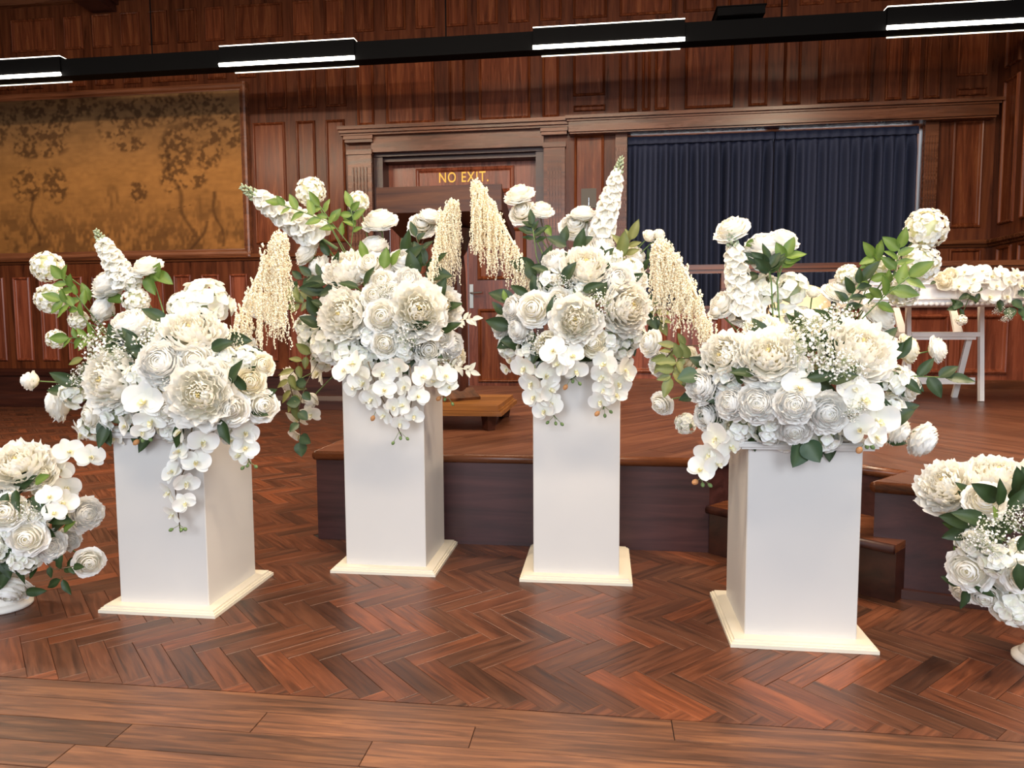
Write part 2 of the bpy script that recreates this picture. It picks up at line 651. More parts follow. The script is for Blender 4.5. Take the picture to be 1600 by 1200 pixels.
# beside the tapestry, beside the curtain
px_panels(wall, [(398, 448), (465, 495), (511, 541)], 1.79, 3.06)
px_panels(wall, [(897, 944)], 1.75, 2.80)
px_panels(wall, [(1485, 1535)], 1.80, 2.80, m=0.045)
px_panels(wall, [(1480, 1530)], 0.95, 1.60)

# dado row
xs = -8.3
while xs < -2.75:
    panel(wall, xs, xs + 0.212, 0.525, 1.475, 'dado_wood', W, 0.036)
    xs += 0.327


def moulding(name, x0, x1, prof, mat='trim_wood', parent=None, kind='structure', face=W):
    """profile [(proud, z)] extruded along the wall"""
    b = MB()
    vs = [(x0, face - p, z) for p, z in prof] + [(x1, face - p, z) for p, z in prof]
    n = len(prof)
    fs = [(i, i + 1, n + i + 1, n + i) for i in range(n - 1)]
    fs += [tuple(range(n)), tuple(range(2 * n - 1, n - 1, -1))]
    b.add(vs, fs)
    o = b.build(name, mat, parent)
    if parent is None and kind:
        tag(o, kind=kind)
    return o


DADO = [(0, 1.615), (0.02, 1.618), (0.03, 1.635), (0.06, 1.645), (0.065, 1.67), (0.05, 1.682), (0, 1.685)]
moulding('trim_1', -9, -2.68, DADO, 'trim_wood')
moulding('trim_2', 3.12, XR, DADO, 'trim_wood')
SK = [(0.03, 0.0), (0.045, 0.002), (0.045, 0.10), (0.03, 0.15), (0.022, 0.16), (0.022, 0.35), (0.05, 0.36), (0.055, 0.40), (0.03, 0.43), (0, 0.44)]
moulding('baseboard_back', -9, -2.68, SK, 'dark_wood')
# cornice at the top of the wall with a beam bracket
moulding('trim_3', -9, XR, [(0, 4.40), (0.06, 4.41), (0.08, 4.46), (0.20, 4.52), (0.22, 4.60), (0, 4.62)], 'trim_wood')
p = onY(128, 6, W - 0.2)
mb = MB()
mb.box(p.x - 0.05, p.x + 0.28, W - 0.45, W, 4.36, 4.62)
mb.box(p.x - 0.02, p.x + 0.25, W - 0.36, W, 4.29, 4.36)
tag(mb.build('trim_4', 'dark_wood'), kind='structure')

# ---- door surround, doors and transom lettering
door = tag(empty('door_1', ((DX0 + DX1) / 2, W, 0)), kind='structure')


def child_fix(o, parent):
    """parent an object built in world coordinates to an Empty that has only a location"""
    o.parent = parent
    o.location = Vector(o.location) - Vector(parent.location)
    return o


def wbuild(mb_, name, mat, root, smooth=False):
    return child_fix(mb_.build(name, mat, None, smooth), root)


for x0, x1 in ((-2.665, DX0), (DX1, -0.40)):
    b = MB()
    b.box(x0, x1, W - 0.05, W + 0.02, 0, 2.70)
    b.box(x0 - 0.005, x1 + 0.005, W - 0.065, W, 0, 0.36)
    wbuild(b, 'pilaster', 'trim_wood', door)
    b = MB()
    w_ = x1 - x0
    for k in range(5):
        xx = x0 + w_ * (0.22 + 0.14 * k)
        b.box(xx - 0.009, xx + 0.009, W - 0.062, W - 0.05, 0.45, 2.55)
    wbuild(b, 'fluting', 'trim_wood', door)
    b = MB()
    b.box(x0 - 0.01, x1 + 0.01, W - 0.065, W, 2.68, 2.73)
    b.box(x0 - 0.03, x1 + 0.03, W - 0.09, W, 2.83, 2.865)
    b.box(x0 - 0.02, x1 + 0.02, W - 0.075, W, 2.80, 2.83)
    wbuild(b, 'capital', 'trim_wood', door)
b = MB()
b.box(DX0, DX1, W - 0.045, W, DZ, 2.865)
wbuild(b, 'architrave', 'trim_wood', door)
b = MB()
for z0, z1, pr_ in ((2.865, 2.885, 0.10), (2.885, 2.915, 0.125), (2.915, 2.95, 0.15)):
    b.box(-2.69 - pr_ * 0.3, -0.375 + pr_ * 0.3, W - pr_, W, z0, z1)
wbuild(b, 'cornice', 'trim_wood', door)
DY = W + 0.26
b = MB()
b.box(DX0, DX0 + 0.09, W + 0.05, DY, 0, DZ)
b.box(DX1 - 0.09, DX1, W + 0.05, DY, 0, DZ)
b.box(DX0, DX1, W + 0.10, DY, DZ - 0.07, DZ)
b.box(DX0, DX1, W + 0.03, W + 0.06, DZ - 0.03, DZ)
wbuild(b, 'jamb', 'dark_wood', door)
b = MB()
b.box(DX0, DX1, DY, DY + 0.06, 2.12, DZ)
tr = wbuild(b, 'transom', 'dado_wood', door)
child_fix(panel(None, -2.02, -0.95, 2.30, 2.585, 'dado_wood', DY, 0.05), door).name = 'transom_panel'
b = MB()
b.box(DX0 + 0.09, DX1 - 0.09, DY - 0.05, DY, 2.06, 2.13)
wbuild(b, 'transom_rail', 'dark_wood', door)
MIDX = -1.462
for x0, x1 in ((DX0 + 0.09, MIDX - 0.004), (MIDX + 0.004, DX1 - 0.09)):
    b = MB()
    b.box(x0, x1, DY + 0.01, DY + 0.06, 0.0, 2.06)
    wbuild(b, 'door_leaf', 'dado_wood', door)
    for z0, z1 in ((0.285, 1.08), (1.39, 1.94)):
        child_fix(panel(None, x0 + 0.10, x1 - 0.12, z0, z1, 'panel_wood', DY + 0.01, 0.04), door).name = 'door_panel'
b = MB()
b.box(-1.444, -1.404, DY - 0.002, DY + 0.01, 1.09, 1.345)
wbuild(b, 'handle_plate', 'steel', door)
b = MB()
b.tube([(-1.424, DY, 1.25), (-1.424, DY - 0.05, 1.25), (-1.41, DY - 0.055, 1.25), (-1.30, DY - 0.055, 1.255)], 0.009, 8)
wbuild(b, 'door_handle', 'steel', door)


def text_mesh(s, size, mat, name, parent, loc):
    cu = bpy.data.curves.new('lettering_curve', 'FONT')
    cu.body = s
    cu.size = size
    cu.extrude = 0.002
    cu.offset = 0.001
    cu.space_character = 1.16
    t = bpy.data.objects.new('lettering_tmp', cu)
    COL.objects.link(t)
    dg = bpy.context.evaluated_depsgraph_get()
    me = bpy.data.meshes.new_from_object(t.evaluated_get(dg))
    bpy.data.objects.remove(t, do_unlink=True)
    me.materials.clear()
    me.materials.append(M[mat])
    o = link(name, me)
    xs_ = [v.co.x for v in me.vertices]
    ys_ = [v.co.y for v in me.vertices]
    o.rotation_euler = (math.pi / 2, 0, 0)
    return o, min(xs_), max(xs_), min(ys_), max(ys_)


o, a, b_, c, d_ = text_mesh('NO EXIT.', 0.14, 'gold', 'lettering', None, None)
s = (1.228 - 0.69) / (b_ - a) * 1.0
s = 0.535 / (b_ - a)
o.scale = (s, 0.108 / (d_ - c), 1)
o.location = (-1.763 - a * s, DY - 0.005, 2.430)
child_fix(o, door)
tag(o, label='gold painted NO EXIT lettering')

# ---- pelmet, window, pilasters round the curtain
b = MB()
b.box(-0.36, 3.57, W - 0.15, W, 2.80, 2.90)
b.box(-0.375, 3.585, W - 0.165, W, 2.90, 2.918)
b.box(-0.39, 3.60, W - 0.19, W, 2.918, 2.948)
b.box(-0.35, 3.56, W - 0.13, W, 2.785, 2.80)
tag(b.build('trim_5', 'trim_wood'), kind='structure')
pil = 6
for x0, x1 in ((0.10, 0.215), (2.99, 3.11)):
    b = MB()
    b.box(x0, x1, W - 0.04, W, 0.9, 2.785)
    o = tag(b.build('trim_%d' % pil, 'trim_wood'), kind='structure')
    b = MB()
    for k in range(4):
        xx = x0 + (x1 - x0) * (0.2 + 0.2 * k)
        b.box(xx - 0.007, xx + 0.007, W - 0.048, W - 0.04, 1.2, 2.66)
    b.build('fluting', 'trim_wood', o)
    pil += 1
win = tag(empty('window_1', ((CX0 + CX1) / 2, W + 0.2, CZ0)), kind='structure')
b = MB()
b.box(CX0, CX1, W + 0.20, W + 0.21, CZ0, CZ1)
wbuild(b, 'window_pane', 'daylight', win)
b = MB()
for xx, ww in ((CX0, 0.05), (1.585, 0.12), (CX1 - 0.03, 0.02)):  # middle bar added to block the bright gap between the curtain halves
    b.box(xx, xx + ww, W + 0.15, W + 0.2, CZ0, CZ1)
b.box(CX0, CX1, W + 0.15, W + 0.2, CZ1 - 0.03, CZ1)
wbuild(b, 'window_frame', 'dark_wood', win)


def curtain(x0, x1, seed, label):
    r = np.random.default_rng(seed)
    nx, nz = int((x1 - x0) / 0.008), 26
    n_pl = int(round((x1 - x0) / 0.103))
    t = np.linspace(0, 1, nx)
    ph = t * n_pl * 2 * np.pi
    wob = np.zeros(nx)
    for k in range(1, 7):
        wob += r.normal() * 0.55 / k * np.sin(2 * np.pi * k * t + r.uniform(0, 6.28))
    ampn = 1 + 0.45 * np.interp(t * n_pl, np.arange(n_pl + 1), r.normal(size=n_pl + 1))
    P = np.zeros((nx, nz, 3))
    for j in range(nz):
        z = 0.92 + (2.772 - 0.92) * j / (nz - 1)
        f = (2.772 - z) / 1.86
        if z > 2.70:
            wave = 0.010 * np.sin(ph)
        else:
            s_ = min(1, (2.70 - z) / 0.12)
            sharp = np.sign(np.sin(ph + wob * f)) * np.abs(np.sin(ph + wob * f)) ** 0.7
            wave = (0.014 + 0.036 * s_) * ampn * (sharp * s_ + np.sin(ph) * (1 - s_))
        P[:, j, 0] = x0 + (x1 - x0) * t + 0.012 * f * np.sin(ph * 0.5 + wob)
        P[:, j, 1] = W + 0.075 + wave
        P[:, j, 2] = z
    b = MB()
    b.grid(P)
    ro = empty('curtain', ((x0 + x1) / 2, W + 0.05, 0.92))
    wbuild(b, 'drape', 'navy', ro, True)
    h = MB()
    P2 = np.zeros((nx, 3, 3))
    for j in range(3):
        P2[:, j, 0] = x0 + (x1 - x0) * t
        P2[:, j, 1] = W + 0.034 + 0.006 * np.sin(ph)
        P2[:, j, 2] = 2.70 + 0.072 * j / 2
    h.grid(P2)
    wbuild(h, 'heading_tape', 'navy', ro, True)
    tag(ro, label, 'curtain', 'navy curtains over the window')


curtain(0.225, 1.640, 3, 'pleated navy curtain, the half nearer the no exit door')
curtain(1.650, 2.965, 5, 'pleated navy curtain, the half nearer the corner of the room')

# ---- right-hand wall
mb = MB()
mb.box(XR, XR + 0.3, 1.0, W + 0.5, 0, 5.0)
wr = tag(mb.build('wall_right', 'wall_wood'), kind='structure')
RW = Matrix(((0, 1, 0, 0), (1, 0, 0, 0), (0, 0, 1, 0), (0, 0, 0, 1)))   # (y along wall, x face) swap
yy = 7.20
for k in range(9):
    w_ = 0.24
    y1 = yy - k * 0.35
    for z0, z1 in ((1.80, 3.10), (3.20, 4.2), (0.95, 1.60)):
        panel(wr, y1 - w_, y1, z0, z1, 'panel_wood', XR, 0.035, RW)
b = MB()
vs = [(XR - p_, 1.0, z) for p_, z in DADO] + [(XR - p_, W, z) for p_, z in DADO]
n = len(DADO)
b.add(vs, [(i, i + 1, n + i + 1, n + i) for i in range(n - 1)])
tag(b.build('trim_9', 'trim_wood'), kind='structure')
# left wall and ceiling close the hall
mb = MB()
mb.box(-9.3, -9.0, -5, W + 0.5, 0, 5.0)
tag(mb.build('wall_left', 'wall_wood'), kind='structure')
mb = MB()
mb.box(-9.3, XR + 0.3, -5, W + 0.5, 5.0, 5.2)
tag(mb.build('ceiling', 'ceiling'), kind='structure')

# ---- stage with diagonal corner steps
ST = tag(empty('stage', (-1.19, 2.8, 0)), 'low varnished wooden stage with rounded nosing and diagonal corner steps', 'stage')
A_, B_, C_, D_, E_ = (-1.19, 2.80), (0.41, 2.80), (0.62, 3.02), (1.063, 2.617), (0.886, 2.432)
slope = -0.331


def efY(x):
    return E_[1] + slope * (x - E_[0])


F_ = (XR - 0.01, efY(XR - 0.01))
BACK = 6.10
b = MB()
outline = [A_, B_, C_, D_, E_, F_, (XR - 0.01, BACK), (-1.19, BACK)]
n = len(outline)


def inset(p):
    return p


vs = [(x, y, 0) for x, y in outline] + [(x, y, STAGE_Z - 0.03) for x, y in outline]
b.add(vs, [(i, (i + 1) % n, n + (i + 1) % n, n + i) for i in range(n)])
wbuild(b, 'fascia', 'fascia_wood', ST)
b = MB()
for poly in ([A_, B_, (0.41, BACK), (-1.19, BACK)], [B_, C_, (0.62, BACK), (0.41, BACK)], [C_, D_, (1.063, BACK), (0.62, BACK)],
             [(1.063, efY(1.063)), F_, (XR - 0.01, BACK), (1.063, BACK)], [E_, (1.063, efY(1.063)), D_]):
    b.prism(poly, STAGE_Z - 0.03, STAGE_Z - 0.008)
wbuild(b, 'deck', 'dark_wood', ST)


def deck_boards(poly, ang, width, length, seed):
    r = random.Random(seed)
    pl = hull_planes(poly)
    ca, sa = math.cos(ang), math.sin(ang)
    R_ = 7.0
    k = 0
    t = -R_
    while t < R_:
        s_ = -R_ + r.uniform(0, length)
        while s_ < R_:
            q = [(s_, t), (s_ + length - 0.0015, t), (s_ + length - 0.0015, t + width - 0.0012), (s_, t + width - 0.0012)]
            wq = [(1.0 + x * ca - y * sa, 4.4 + x * sa + y * ca) for x, y in q]
            c = clip_poly(wq, pl)
            if len(c) >= 3 and poly_area(c) > 8e-4:
                mx = sum(p[0] for p in c) / len(c)
                my = sum(p[1] for p in c) / len(c)
                m = MB()
                m.prism([(x - mx, y - my) for x, y in c], -0.008, 0)
                m.uv = [((x * ca + y * sa), (-x * sa + y * ca)) for x, y, z in m.v]
                ob = m.build('stage_board', 'stage_board', None)
                ob.location = (mx, my, STAGE_Z - r.uniform(0, 0.0006))
                child_fix(ob, ST)
            s_ += length
        t += width


deck_boards([A_, B_, (0.41, BACK), (-1.19, BACK)], math.radians(52), 0.13, 1.1, 1)
deck_boards([B_, C_, (0.62, BACK), (0.41, BACK)], math.radians(52), 0.13, 1.1, 1)
deck_boards([C_, D_, (1.063, BACK), (0.62, BACK)], math.radians(-60), 0.13, 1.6, 2)
deck_boards([(1.063, efY(1.063)), F_, (XR - 0.01, BACK), (1.063, BACK)], math.radians(-60), 0.13, 1.6, 2)
deck_boards([E_, (1.063, efY(1.063)), D_], math.radians(-60), 0.13, 1.6, 2)


def nosing(pts, z, name='nosing', r=0.019):
    b = MB()
    b.tube([(x, y, z) for x, y in pts], r, 10)
    return wbuild(b, name, 'trim_wood' if z > 0.3 else 'dark_wood', ST, True)


for a, c in ((A_, B_), (B_, C_), (C_, D_), (D_, E_), (E_, F_)):
    nosing([a, c], STAGE_Z - 0.019)
nosing([A_, (-1.19, BACK)], STAGE_Z - 0.019)
# lower step in the diagonal recess
b = MB()
s0, s1 = (0.41, 2.79), (0.925, 2.345)
nv = Vector((0.654, 0.756))
b.prism([s0, s1, (s1[0] + nv.x * 0.30, s1[1] + nv.y * 0.30), (s0[0] + nv.x * 0.30, s0[1] + nv.y * 0.30)], 0, 0.165)
wbuild(b, 'step_riser', 'dark_wood', ST)
b = MB()
b.prism([(s0[0] - nv.x * 0.01, s0[1] - nv.y * 0.01), (s1[0] - nv.x * 0.01, s1[1] - nv.y * 0.01), (s1[0] + nv.x * 0.30, s1[1] + nv.y * 0.30), (s0[0] + nv.x * 0.30, s0[1] + nv.y * 0.30)], 0.165, 0.19)
wbuild(b, 'step_tread', 'trim_wood', ST)
nosing([(s0[0] - nv.x * 0.015, s0[1] - nv.y * 0.015), (s1[0] - nv.x * 0.015, s1[1] - nv.y * 0.015)], 0.177, 'step_nosing', 0.016)
b = MB()
b.bar((E_[0] + 0.01, E_[1] - 0.012, 0.015), (2.4, efY(2.4) - 0.012, 0.015), 0.02, 0.03)
wbuild(b, 'skirting_strip', 'dark_wood', ST)

# ---- panelled balustrade at the back of the stage
BY = 6.06
bal = tag(empty('balustrade', (0.1, BY, STAGE_Z)), 'dark panelled wooden balustrade with top rail along the back of the stage', 'balustrade')
b = MB()
b.box(0.08, XR - 0.01, BY, BY + 0.06, STAGE_Z, 1.02)
wbuild(b, 'panel_backing', 'dado_wood', bal)
b = MB()
b.box(0.06, XR - 0.01, BY - 0.03, BY + 0.09, 1.02, 1.05)
b.box(0.06, XR - 0.01, BY - 0.02, BY, STAGE_Z, STAGE_Z + 0.07)
wbuild(b, 'ledge', 'trim_wood', bal)
xx = 0.16
while xx < XR - 0.4:
    child_fix(panel(None, xx, xx + 0.36, 0.49, 0.97, 'dado_wood', BY, 0.045), bal)
    xx += 0.44
b = MB()
b.box(0.05, XR - 0.01, BY - 0.035, BY + 0.055, 1.345, 1.385)
b.box(0.05, XR - 0.01, BY - 0.02, BY + 0.04, 1.315, 1.345)
wbuild(b, 'top_rail', 'trim_wood', bal)
for xx in (0.08, 0.985, 1.90, 2.80, 3.55):
    b = MB()
    b.box(xx - 0.035, xx + 0.035, BY - 0.02, BY + 0.04, 1.05, 1.315)
    wbuild(b, 'post', 'trim_wood', bal)

# ================================================================== FURNISHINGS
# ---- tapestry in its frame
TX0, TX1, TZ0, TZ1 = -8.2, -3.76, 1.655, 3.475
tap = tag(empty('tapestry', ((TX0 + TX1) / 2, W - 0.05, TZ0)), 'large faded gold and brown woven landscape tapestry in a wooden frame', 'tapestry')
ix0, ix1, iz0, iz1 = TX0 + 0.07, TX1 - 0.07, TZ0 + 0.08, TZ1 - 0.075
nx, nz = 330, 140
gx = np.linspace(ix0, ix1, nx)
gz = np.linspace(iz0, iz1, nz)
GX, GZ = np.meshgrid(gx, gz, indexing='ij')


def vnoise(x, z, sc, seed):
    r = np.random.default_rng(seed)
    N = 256
    tab = r.random((N, N))
    X, Z = x * sc + 50, z * sc + 50
    xi, zi = np.floor(X).astype(int), np.floor(Z).astype(int)
    fx, fz = X - xi, Z - zi
    fx, fz = fx * fx * (3 - 2 * fx), fz * fz * (3 - 2 * fz)
    g = lambda a, c: tab[a % N, c % N]
    return (g(xi, zi) * (1 - fx) + g(xi + 1, zi) * fx) * (1 - fz) + (g(xi, zi + 1) * (1 - fx) + g(xi + 1, zi + 1) * fx) * fz


def blob(cx, cz, rx, rz):
    d = ((GX - cx) / rx) ** 2 + ((GZ - cz) / rz) ** 2
    return np.clip(1.25 - d, 0, 1)


fol = np.zeros_like(GX)
for u, v, a, c in [(60, 190, 60, 40), (110, 165, 55, 22), (60, 230, 50, 18), (40, 290, 25, 30), (85, 290, 22, 30), (180, 190, 32, 35), (230, 175, 60, 25), (300, 165, 60, 22),
                   (330, 195, 50, 30), (275, 235, 28, 40), (270, 280, 22, 24), (300, 280, 24, 16), (215, 300, 16, 18), (350, 215, 30, 26), (325, 245, 20, 22),
                   (-40, 200, 60, 50), (-90, 260, 40, 60), (200, 225, 30, 12)]:
    q = onY(u, v, W - 0.05)
    fol = np.maximum(fol, blob(q.x, q.z, a * 0.0073, c * 0.0068))
leafn = 0.45 * vnoise(GX, GZ, 14, 1) + 0.55 * vnoise(GX + GZ * 0.6, GZ - GX * 0.4, 34, 2)
fol_m = np.clip((leafn - 0.42) * 5, 0, 1) * np.clip(fol * 1.8, 0, 1)
gnd = np.clip((iz0 + 0.62 - GZ) / 0.45, 0, 1) * np.clip((vnoise(GX, GZ, 9, 4) * 0.6 + vnoise(GX * 1.7, GZ, 22, 5) * 0.5 - 0.42) * 4, 0, 1)
for u, v, a, c in [(175, 310, 14, 24), (325, 330, 26, 40), (90, 350, 40, 22), (270, 360, 40, 16), (20, 350, 25, 20)]:
    q = onY(u, v, W - 0.05)
    gnd = np.maximum(gnd, blob(q.x, q.z, a * 0.0073, c * 0.0068) * np.clip((vnoise(GX * 1.5, GZ * 0.8, 18, 6) - 0.35) * 3, 0, 1) * 0.8)
base = np.array(lin((134, 90, 46)))
sky = np.array(lin((120, 90, 60)))
mid = np.array(lin((154, 106, 56)))
dark = np.array(lin((58, 36, 20)))
h = (GZ - iz0) / (iz1 - iz0)
C = np.where((h > 0.5)[..., None], mid + (sky - mid) * ((h - 0.5) / 0.5)[..., None], base + (mid - base) * np.clip(h / 0.5, 0, 1)[..., None])
cloud = (vnoise(GX, GZ * 2.0, 3, 8) - 0.5)[..., None]
C = C * (1 + 0.25 * cloud)
hat = (vnoise(GX * 0.3, GZ, 40, 9) + 0.8 * vnoise(GX, GZ, 24, 12) - 0.9)[..., None]
C = C * (1 + 0.20 * hat)
C = C + (dark - C) * (fol_m * 0.72)[..., None]
C = C + (dark - C) * (gnd * 0.58)[..., None]
for u0, v0, u1, v1, wd_ in [(255, 230, 300, 370, 4), (330, 300, 350, 385, 3), (300, 320, 260, 330, 2), (45, 300, 60, 385, 3), (325, 345, 300, 390, 3)]:
    p0, p1 = onY(u0, v0, W - 0.05), onY(u1, v1, W - 0.05)
    tt = np.clip((GZ - p0.z) / (p1.z - p0.z + 1e-6), 0, 1)
    dx = np.abs(GX - (p0.x + (p1.x - p0.x) * tt) - 0.03 * np.sin(GZ * 14))
    inside = (GZ < max(p0.z, p1.z)) & (GZ > min(p0.z, p1.z))
    mk = np.clip(1.3 - dx / (wd_ * 0.0075), 0, 1) * inside
    C = C + (dark - C) * (mk * 0.6)[..., None]
P = np.stack([GX, np.full_like(GX, W - 0.045) + 0.004 * (vnoise(GX, GZ, 2, 11) - 0.5), GZ], -1)
b = MB()
b.grid(P, np.clip(C, 0, 1))
wbuild(b, 'woven_cloth', 'tapestry', tap, True)
for x0, x1, z0, z1 in ((TX0, TX1, TZ1 - 0.08, TZ1), (TX0, TX1, TZ0, TZ0 + 0.085), (TX0, TX0 + 0.08, TZ0, TZ1), (TX1 - 0.08, TX1, TZ0, TZ1)):
    b = MB()
    hor = (x1 - x0) > (z1 - z0)
    n_ = 6
    prof = [(0.0, 0.03), (0.1, 0.065), (0.35, 0.075), (0.65, 0.068), (0.85, 0.05), (1.0, 0.048)]
    vs = []
    for q, pd in prof:
        if hor:
            z = (z1 - (z1 - z0) * q) if z0 > 2.5 else (z0 + (z1 - z0) * q)
            vs += [(x0, W - pd, z), (x1, W - pd, z)]
        else:
            x = (x0 + (x1 - x0) * q) if x0 < -6 else (x1 - (x1 - x0) * q)
            vs += [(x, W - pd, z0), (x, W - pd, z1)]
    fs = [(2 * i, 2 * i + 1, 2 * i + 3, 2 * i + 2) for i in range(len(prof) - 1)]
    k = len(vs)
    vs += [(v_[0], W, v_[2]) for v_ in vs[:2]]
    fs.append((0, k, k + 1, 1))
    b.add(vs, fs)
    wbuild(b, 'frame_rail', 'frame_wood', tap)

# ---- suspended black beam and its linear lamps
LY = 6.30
b = MB()
beam = tag(empty('lamp_beam', (-1.0, LY, 3.26)), 'long black suspended beam crossing in front of the panelled wall', 'beam')
b.box(-8.8, XR - 0.02, LY, LY + 0.14, 3.262, 3.418)
wbuild(b, 'beam_body', 'black', beam)
for xx in (-6.9, -4.2, -1.4, 1.45):
    b = MB()
    b.tube([(xx, LY + 0.07, 3.418), (xx, LY + 0.07, 5.0)], 0.006, 6)
    wbuild(b, 'hanger_rod', 'black', beam)
lam_labels = ['lit linear lamp over the left part of the tapestry, cut by the frame edge', 'lit linear lamp above the top right corner of the tapestry',
              'lit linear lamp above the right side of the no exit doorway', 'lit linear lamp at the top right corner over the curtain']
for k, x0 in enumerate((-6.355, -3.487, -0.62, 2.25)):
    x1 = x0 + 1.275
    lp = tag(empty('linear_lamp', ((x0 + x1) / 2, LY, 3.27)), lam_labels[k], 'lamp', 'lamps along the black beam')
    b = MB()
    b.box(x0, x1, LY - 0.02, LY, 3.30, 3.436)
    b.box(x0, x1, LY, LY + 0.16, 3.421, 3.440)
    wbuild(b, 'housing', 'black', lp)
    b = MB()
    b.tube([(x0, LY - 0.022, 3.275), (x1, LY - 0.022, 3.275)], 0.017, 10)
    wbuild(b, 'tube', 'tube', lp, True)
    b = MB()
    b.tube([(x0 + 0.06, LY + 0.152, 3.262), (x1 - 0.02, LY + 0.152, 3.262)], 0.006, 8)
    wbuild(b, 'rear_tube', 'tube_soft', lp, True)
    b = MB()
    b.box(x0, x1, LY - 0.018, LY + 0.10, 3.4405, 3.446)
    wbuild(b, 'uplight_diffuser', 'tube_up', lp)
    if x1 < XR:
        pass
p = onY(1155, 18, LY + 0.05)
ro = tag(empty('black_device', (p.x, LY + 0.07, 3.42)), 'small black box with a lens standing on the lamp beam above the curtain', 'device')
b = MB()
b.box(p.x - 0.19, p.x + 0.19, LY - 0.05, LY + 0.2, 3.435, 3.50)
wbuild(b, 'case', 'black', ro)
b = MB()
b.box(p.x - 0.2, p.x + 0.2, LY - 0.06, LY + 0.21, 3.50, 3.508)
b.box(p.x - 0.05, p.x + 0.1, LY - 0.055, LY - 0.05, 3.44, 3.455)
wbuild(b, 'lid', 'black', ro)

# ---- steel switch plate
ro = tag(empty('switch_plate', (-0.16, W, 2.08)), 'grey steel switch plate on the panelling between door and curtain', 'switch plate')
b = MB()
b.box(-0.238, -0.086, W - 0.012, W - 0.002, 2.08, 2.272)
wbuild(b, 'plate', 'grey_metal', ro)
b = MB()
b.box(-0.164, -0.158, W - 0.02, W - 0.012, 2.10, 2.18)
wbuild(b, 'toggle', 'chrome', ro)

# ---- lectern
LX = -0.81
le = tag(empty('lectern', (LX, 3.73, STAGE_Z)), 'dark wooden lectern with fluted column and footed base on the stage before the door', 'lectern')
for sx in (-1, 1):
    for yf in (3.455, 3.985):
        b = MB()
        cx = LX + sx * 0.245
        b.lathe([(0.028, STAGE_Z), (0.031, STAGE_Z + 0.005), (0.040, STAGE_Z + 0.075)], 4, cx, yf)
        wbuild(b, 'foot', 'dark_wood', le)
b = MB()
for q, z0, z1 in ((0.0, 0.075, 0.095), (0.012, 0.095, 0.103), (0.02, 0.103, 0.125)):
    x0, x1, y0, y1 = LX - 0.315 + q, LX + 0.315 - q, 3.41 + q, 4.03 - q
    c_ = 0.07
    b.prism([(x0, y0), (x1 - c_, y0), (x1, y0 + c_), (x1, y1), (x0, y1)] if False else [(x0, y0), (x1, y0), (x1, y1), (x0, y1)], STAGE_Z + z0, STAGE_Z + z1)
wbuild(b, 'base_platform', 'lectern_base', le)
b = MB()
b.lathe([(0.155, STAGE_Z + 0.125), (0.155, STAGE_Z + 0.14), (0.13, STAGE_Z + 0.165), (0.112, STAGE_Z + 0.19)], 4, LX - 0.0, 3.73)
o = wbuild(b, 'column_foot', 'lectern_wood', le)
b = MB()
b.lathe([(0.088, STAGE_Z + 0.17), (0.082, STAGE_Z + 0.5), (0.075, 1.18), (0.07, 1.26), (0.09, 1.29), (0.11, 1.40)], 28, LX, 3.73, [0.0, 0.05, 0.05, 0.0, 0, 0])
wbuild(b, 'column', 'dark_wood', le)
b = MB()
LXD = -0.807
x0, x1 = LXD - 0.312, LXD + 0.312
b.box(x0, x1, 3.45, 3.475, 1.448, 1.574)
wbuild(b, 'front_board', 'lectern_wood', le)
b = MB()
b.add([(x0, 3.475, 1.448), (x1, 3.475, 1.448), (x1, 3.98, 1.36), (x0, 3.98, 1.36), (x0, 3.475, 1.560), (x1, 3.475, 1.560), (x1, 3.98, 1.41), (x0, 3.98, 1.41)],
      [(0, 3, 2, 1), (4, 5, 6, 7), (0, 1, 5, 4), (1, 2, 6, 5), (2, 3, 7, 6), (3, 0, 4, 7)])
wbuild(b, 'desk', 'dark_wood', le)
b = MB()
b.tube([(LX - 0.02, 3.50, STAGE_Z + 0.13), (LX - 0.02, 3.50, 1.06)], 0.008, 8)
wbuild(b, 'chrome_rod', 'chrome', le, True)

# ---- signing table
TY, TYB, TZ = 4.50, 5.0, 1.19
tb = tag(empty('signing_table', (2.3, 4.75, STAGE_Z)), 'white table with panelled apron and beaded edge on the stage', 'table')
b = MB()
b.box(1.49, 3.1, TY - 0.03, TYB + 0.03, TZ - 0.028, TZ)
b.box(1.505, 3.085, TY - 0.018, TYB + 0.018, TZ - 0.042, TZ - 0.028)
wbuild(b, 'tabletop', 'table_white', tb)
b = MB()
b.box(1.53, 3.06, TY, TY + 0.02, 1.0, TZ - 0.042)
b.box(1.53, 1.55, TY + 0.02, TYB, 1.0, TZ - 0.042)
b.box(1.53, 3.06, TYB - 0.02, TYB, 1.0, TZ - 0.042)
wbuild(b, 'apron', 'table_white', tb)
for x0 in (1.575, 1.83, 2.085, 2.34, 2.595, 2.85):
    child_fix(panel(None, x0, x0 + 0.235, 1.03, TZ - 0.06, 'table_white', TY, 0.016), tb).name = 'apron_panel'
b = MB()
k = 1.54
while k < 3.05:
    vs = []
    b.lathe([(0.004, 0.996), (0.0125, 1.0), (0.0155, 1.008), (0.0125, 1.016), (0.004, 1.02)], 8, k, TY - 0.006)
    k += 0.031
wbuild(b, 'bead_moulding', 'table_white', tb, True)
for xx, yy_ in ((1.56, TY + 0.04), (3.03, TY + 0.04), (1.56, TYB - 0.04), (3.03, TYB - 0.04)):
    b = MB()
    b.lathe([(0.014, STAGE_Z), (0.018, STAGE_Z + 0.05), (0.022, STAGE_Z + 0.3), (0.03, STAGE_Z + 0.55), (0.032, 1.0)], 12, xx, yy_)
    wbuild(b, 'leg', 'table_white', tb, True)

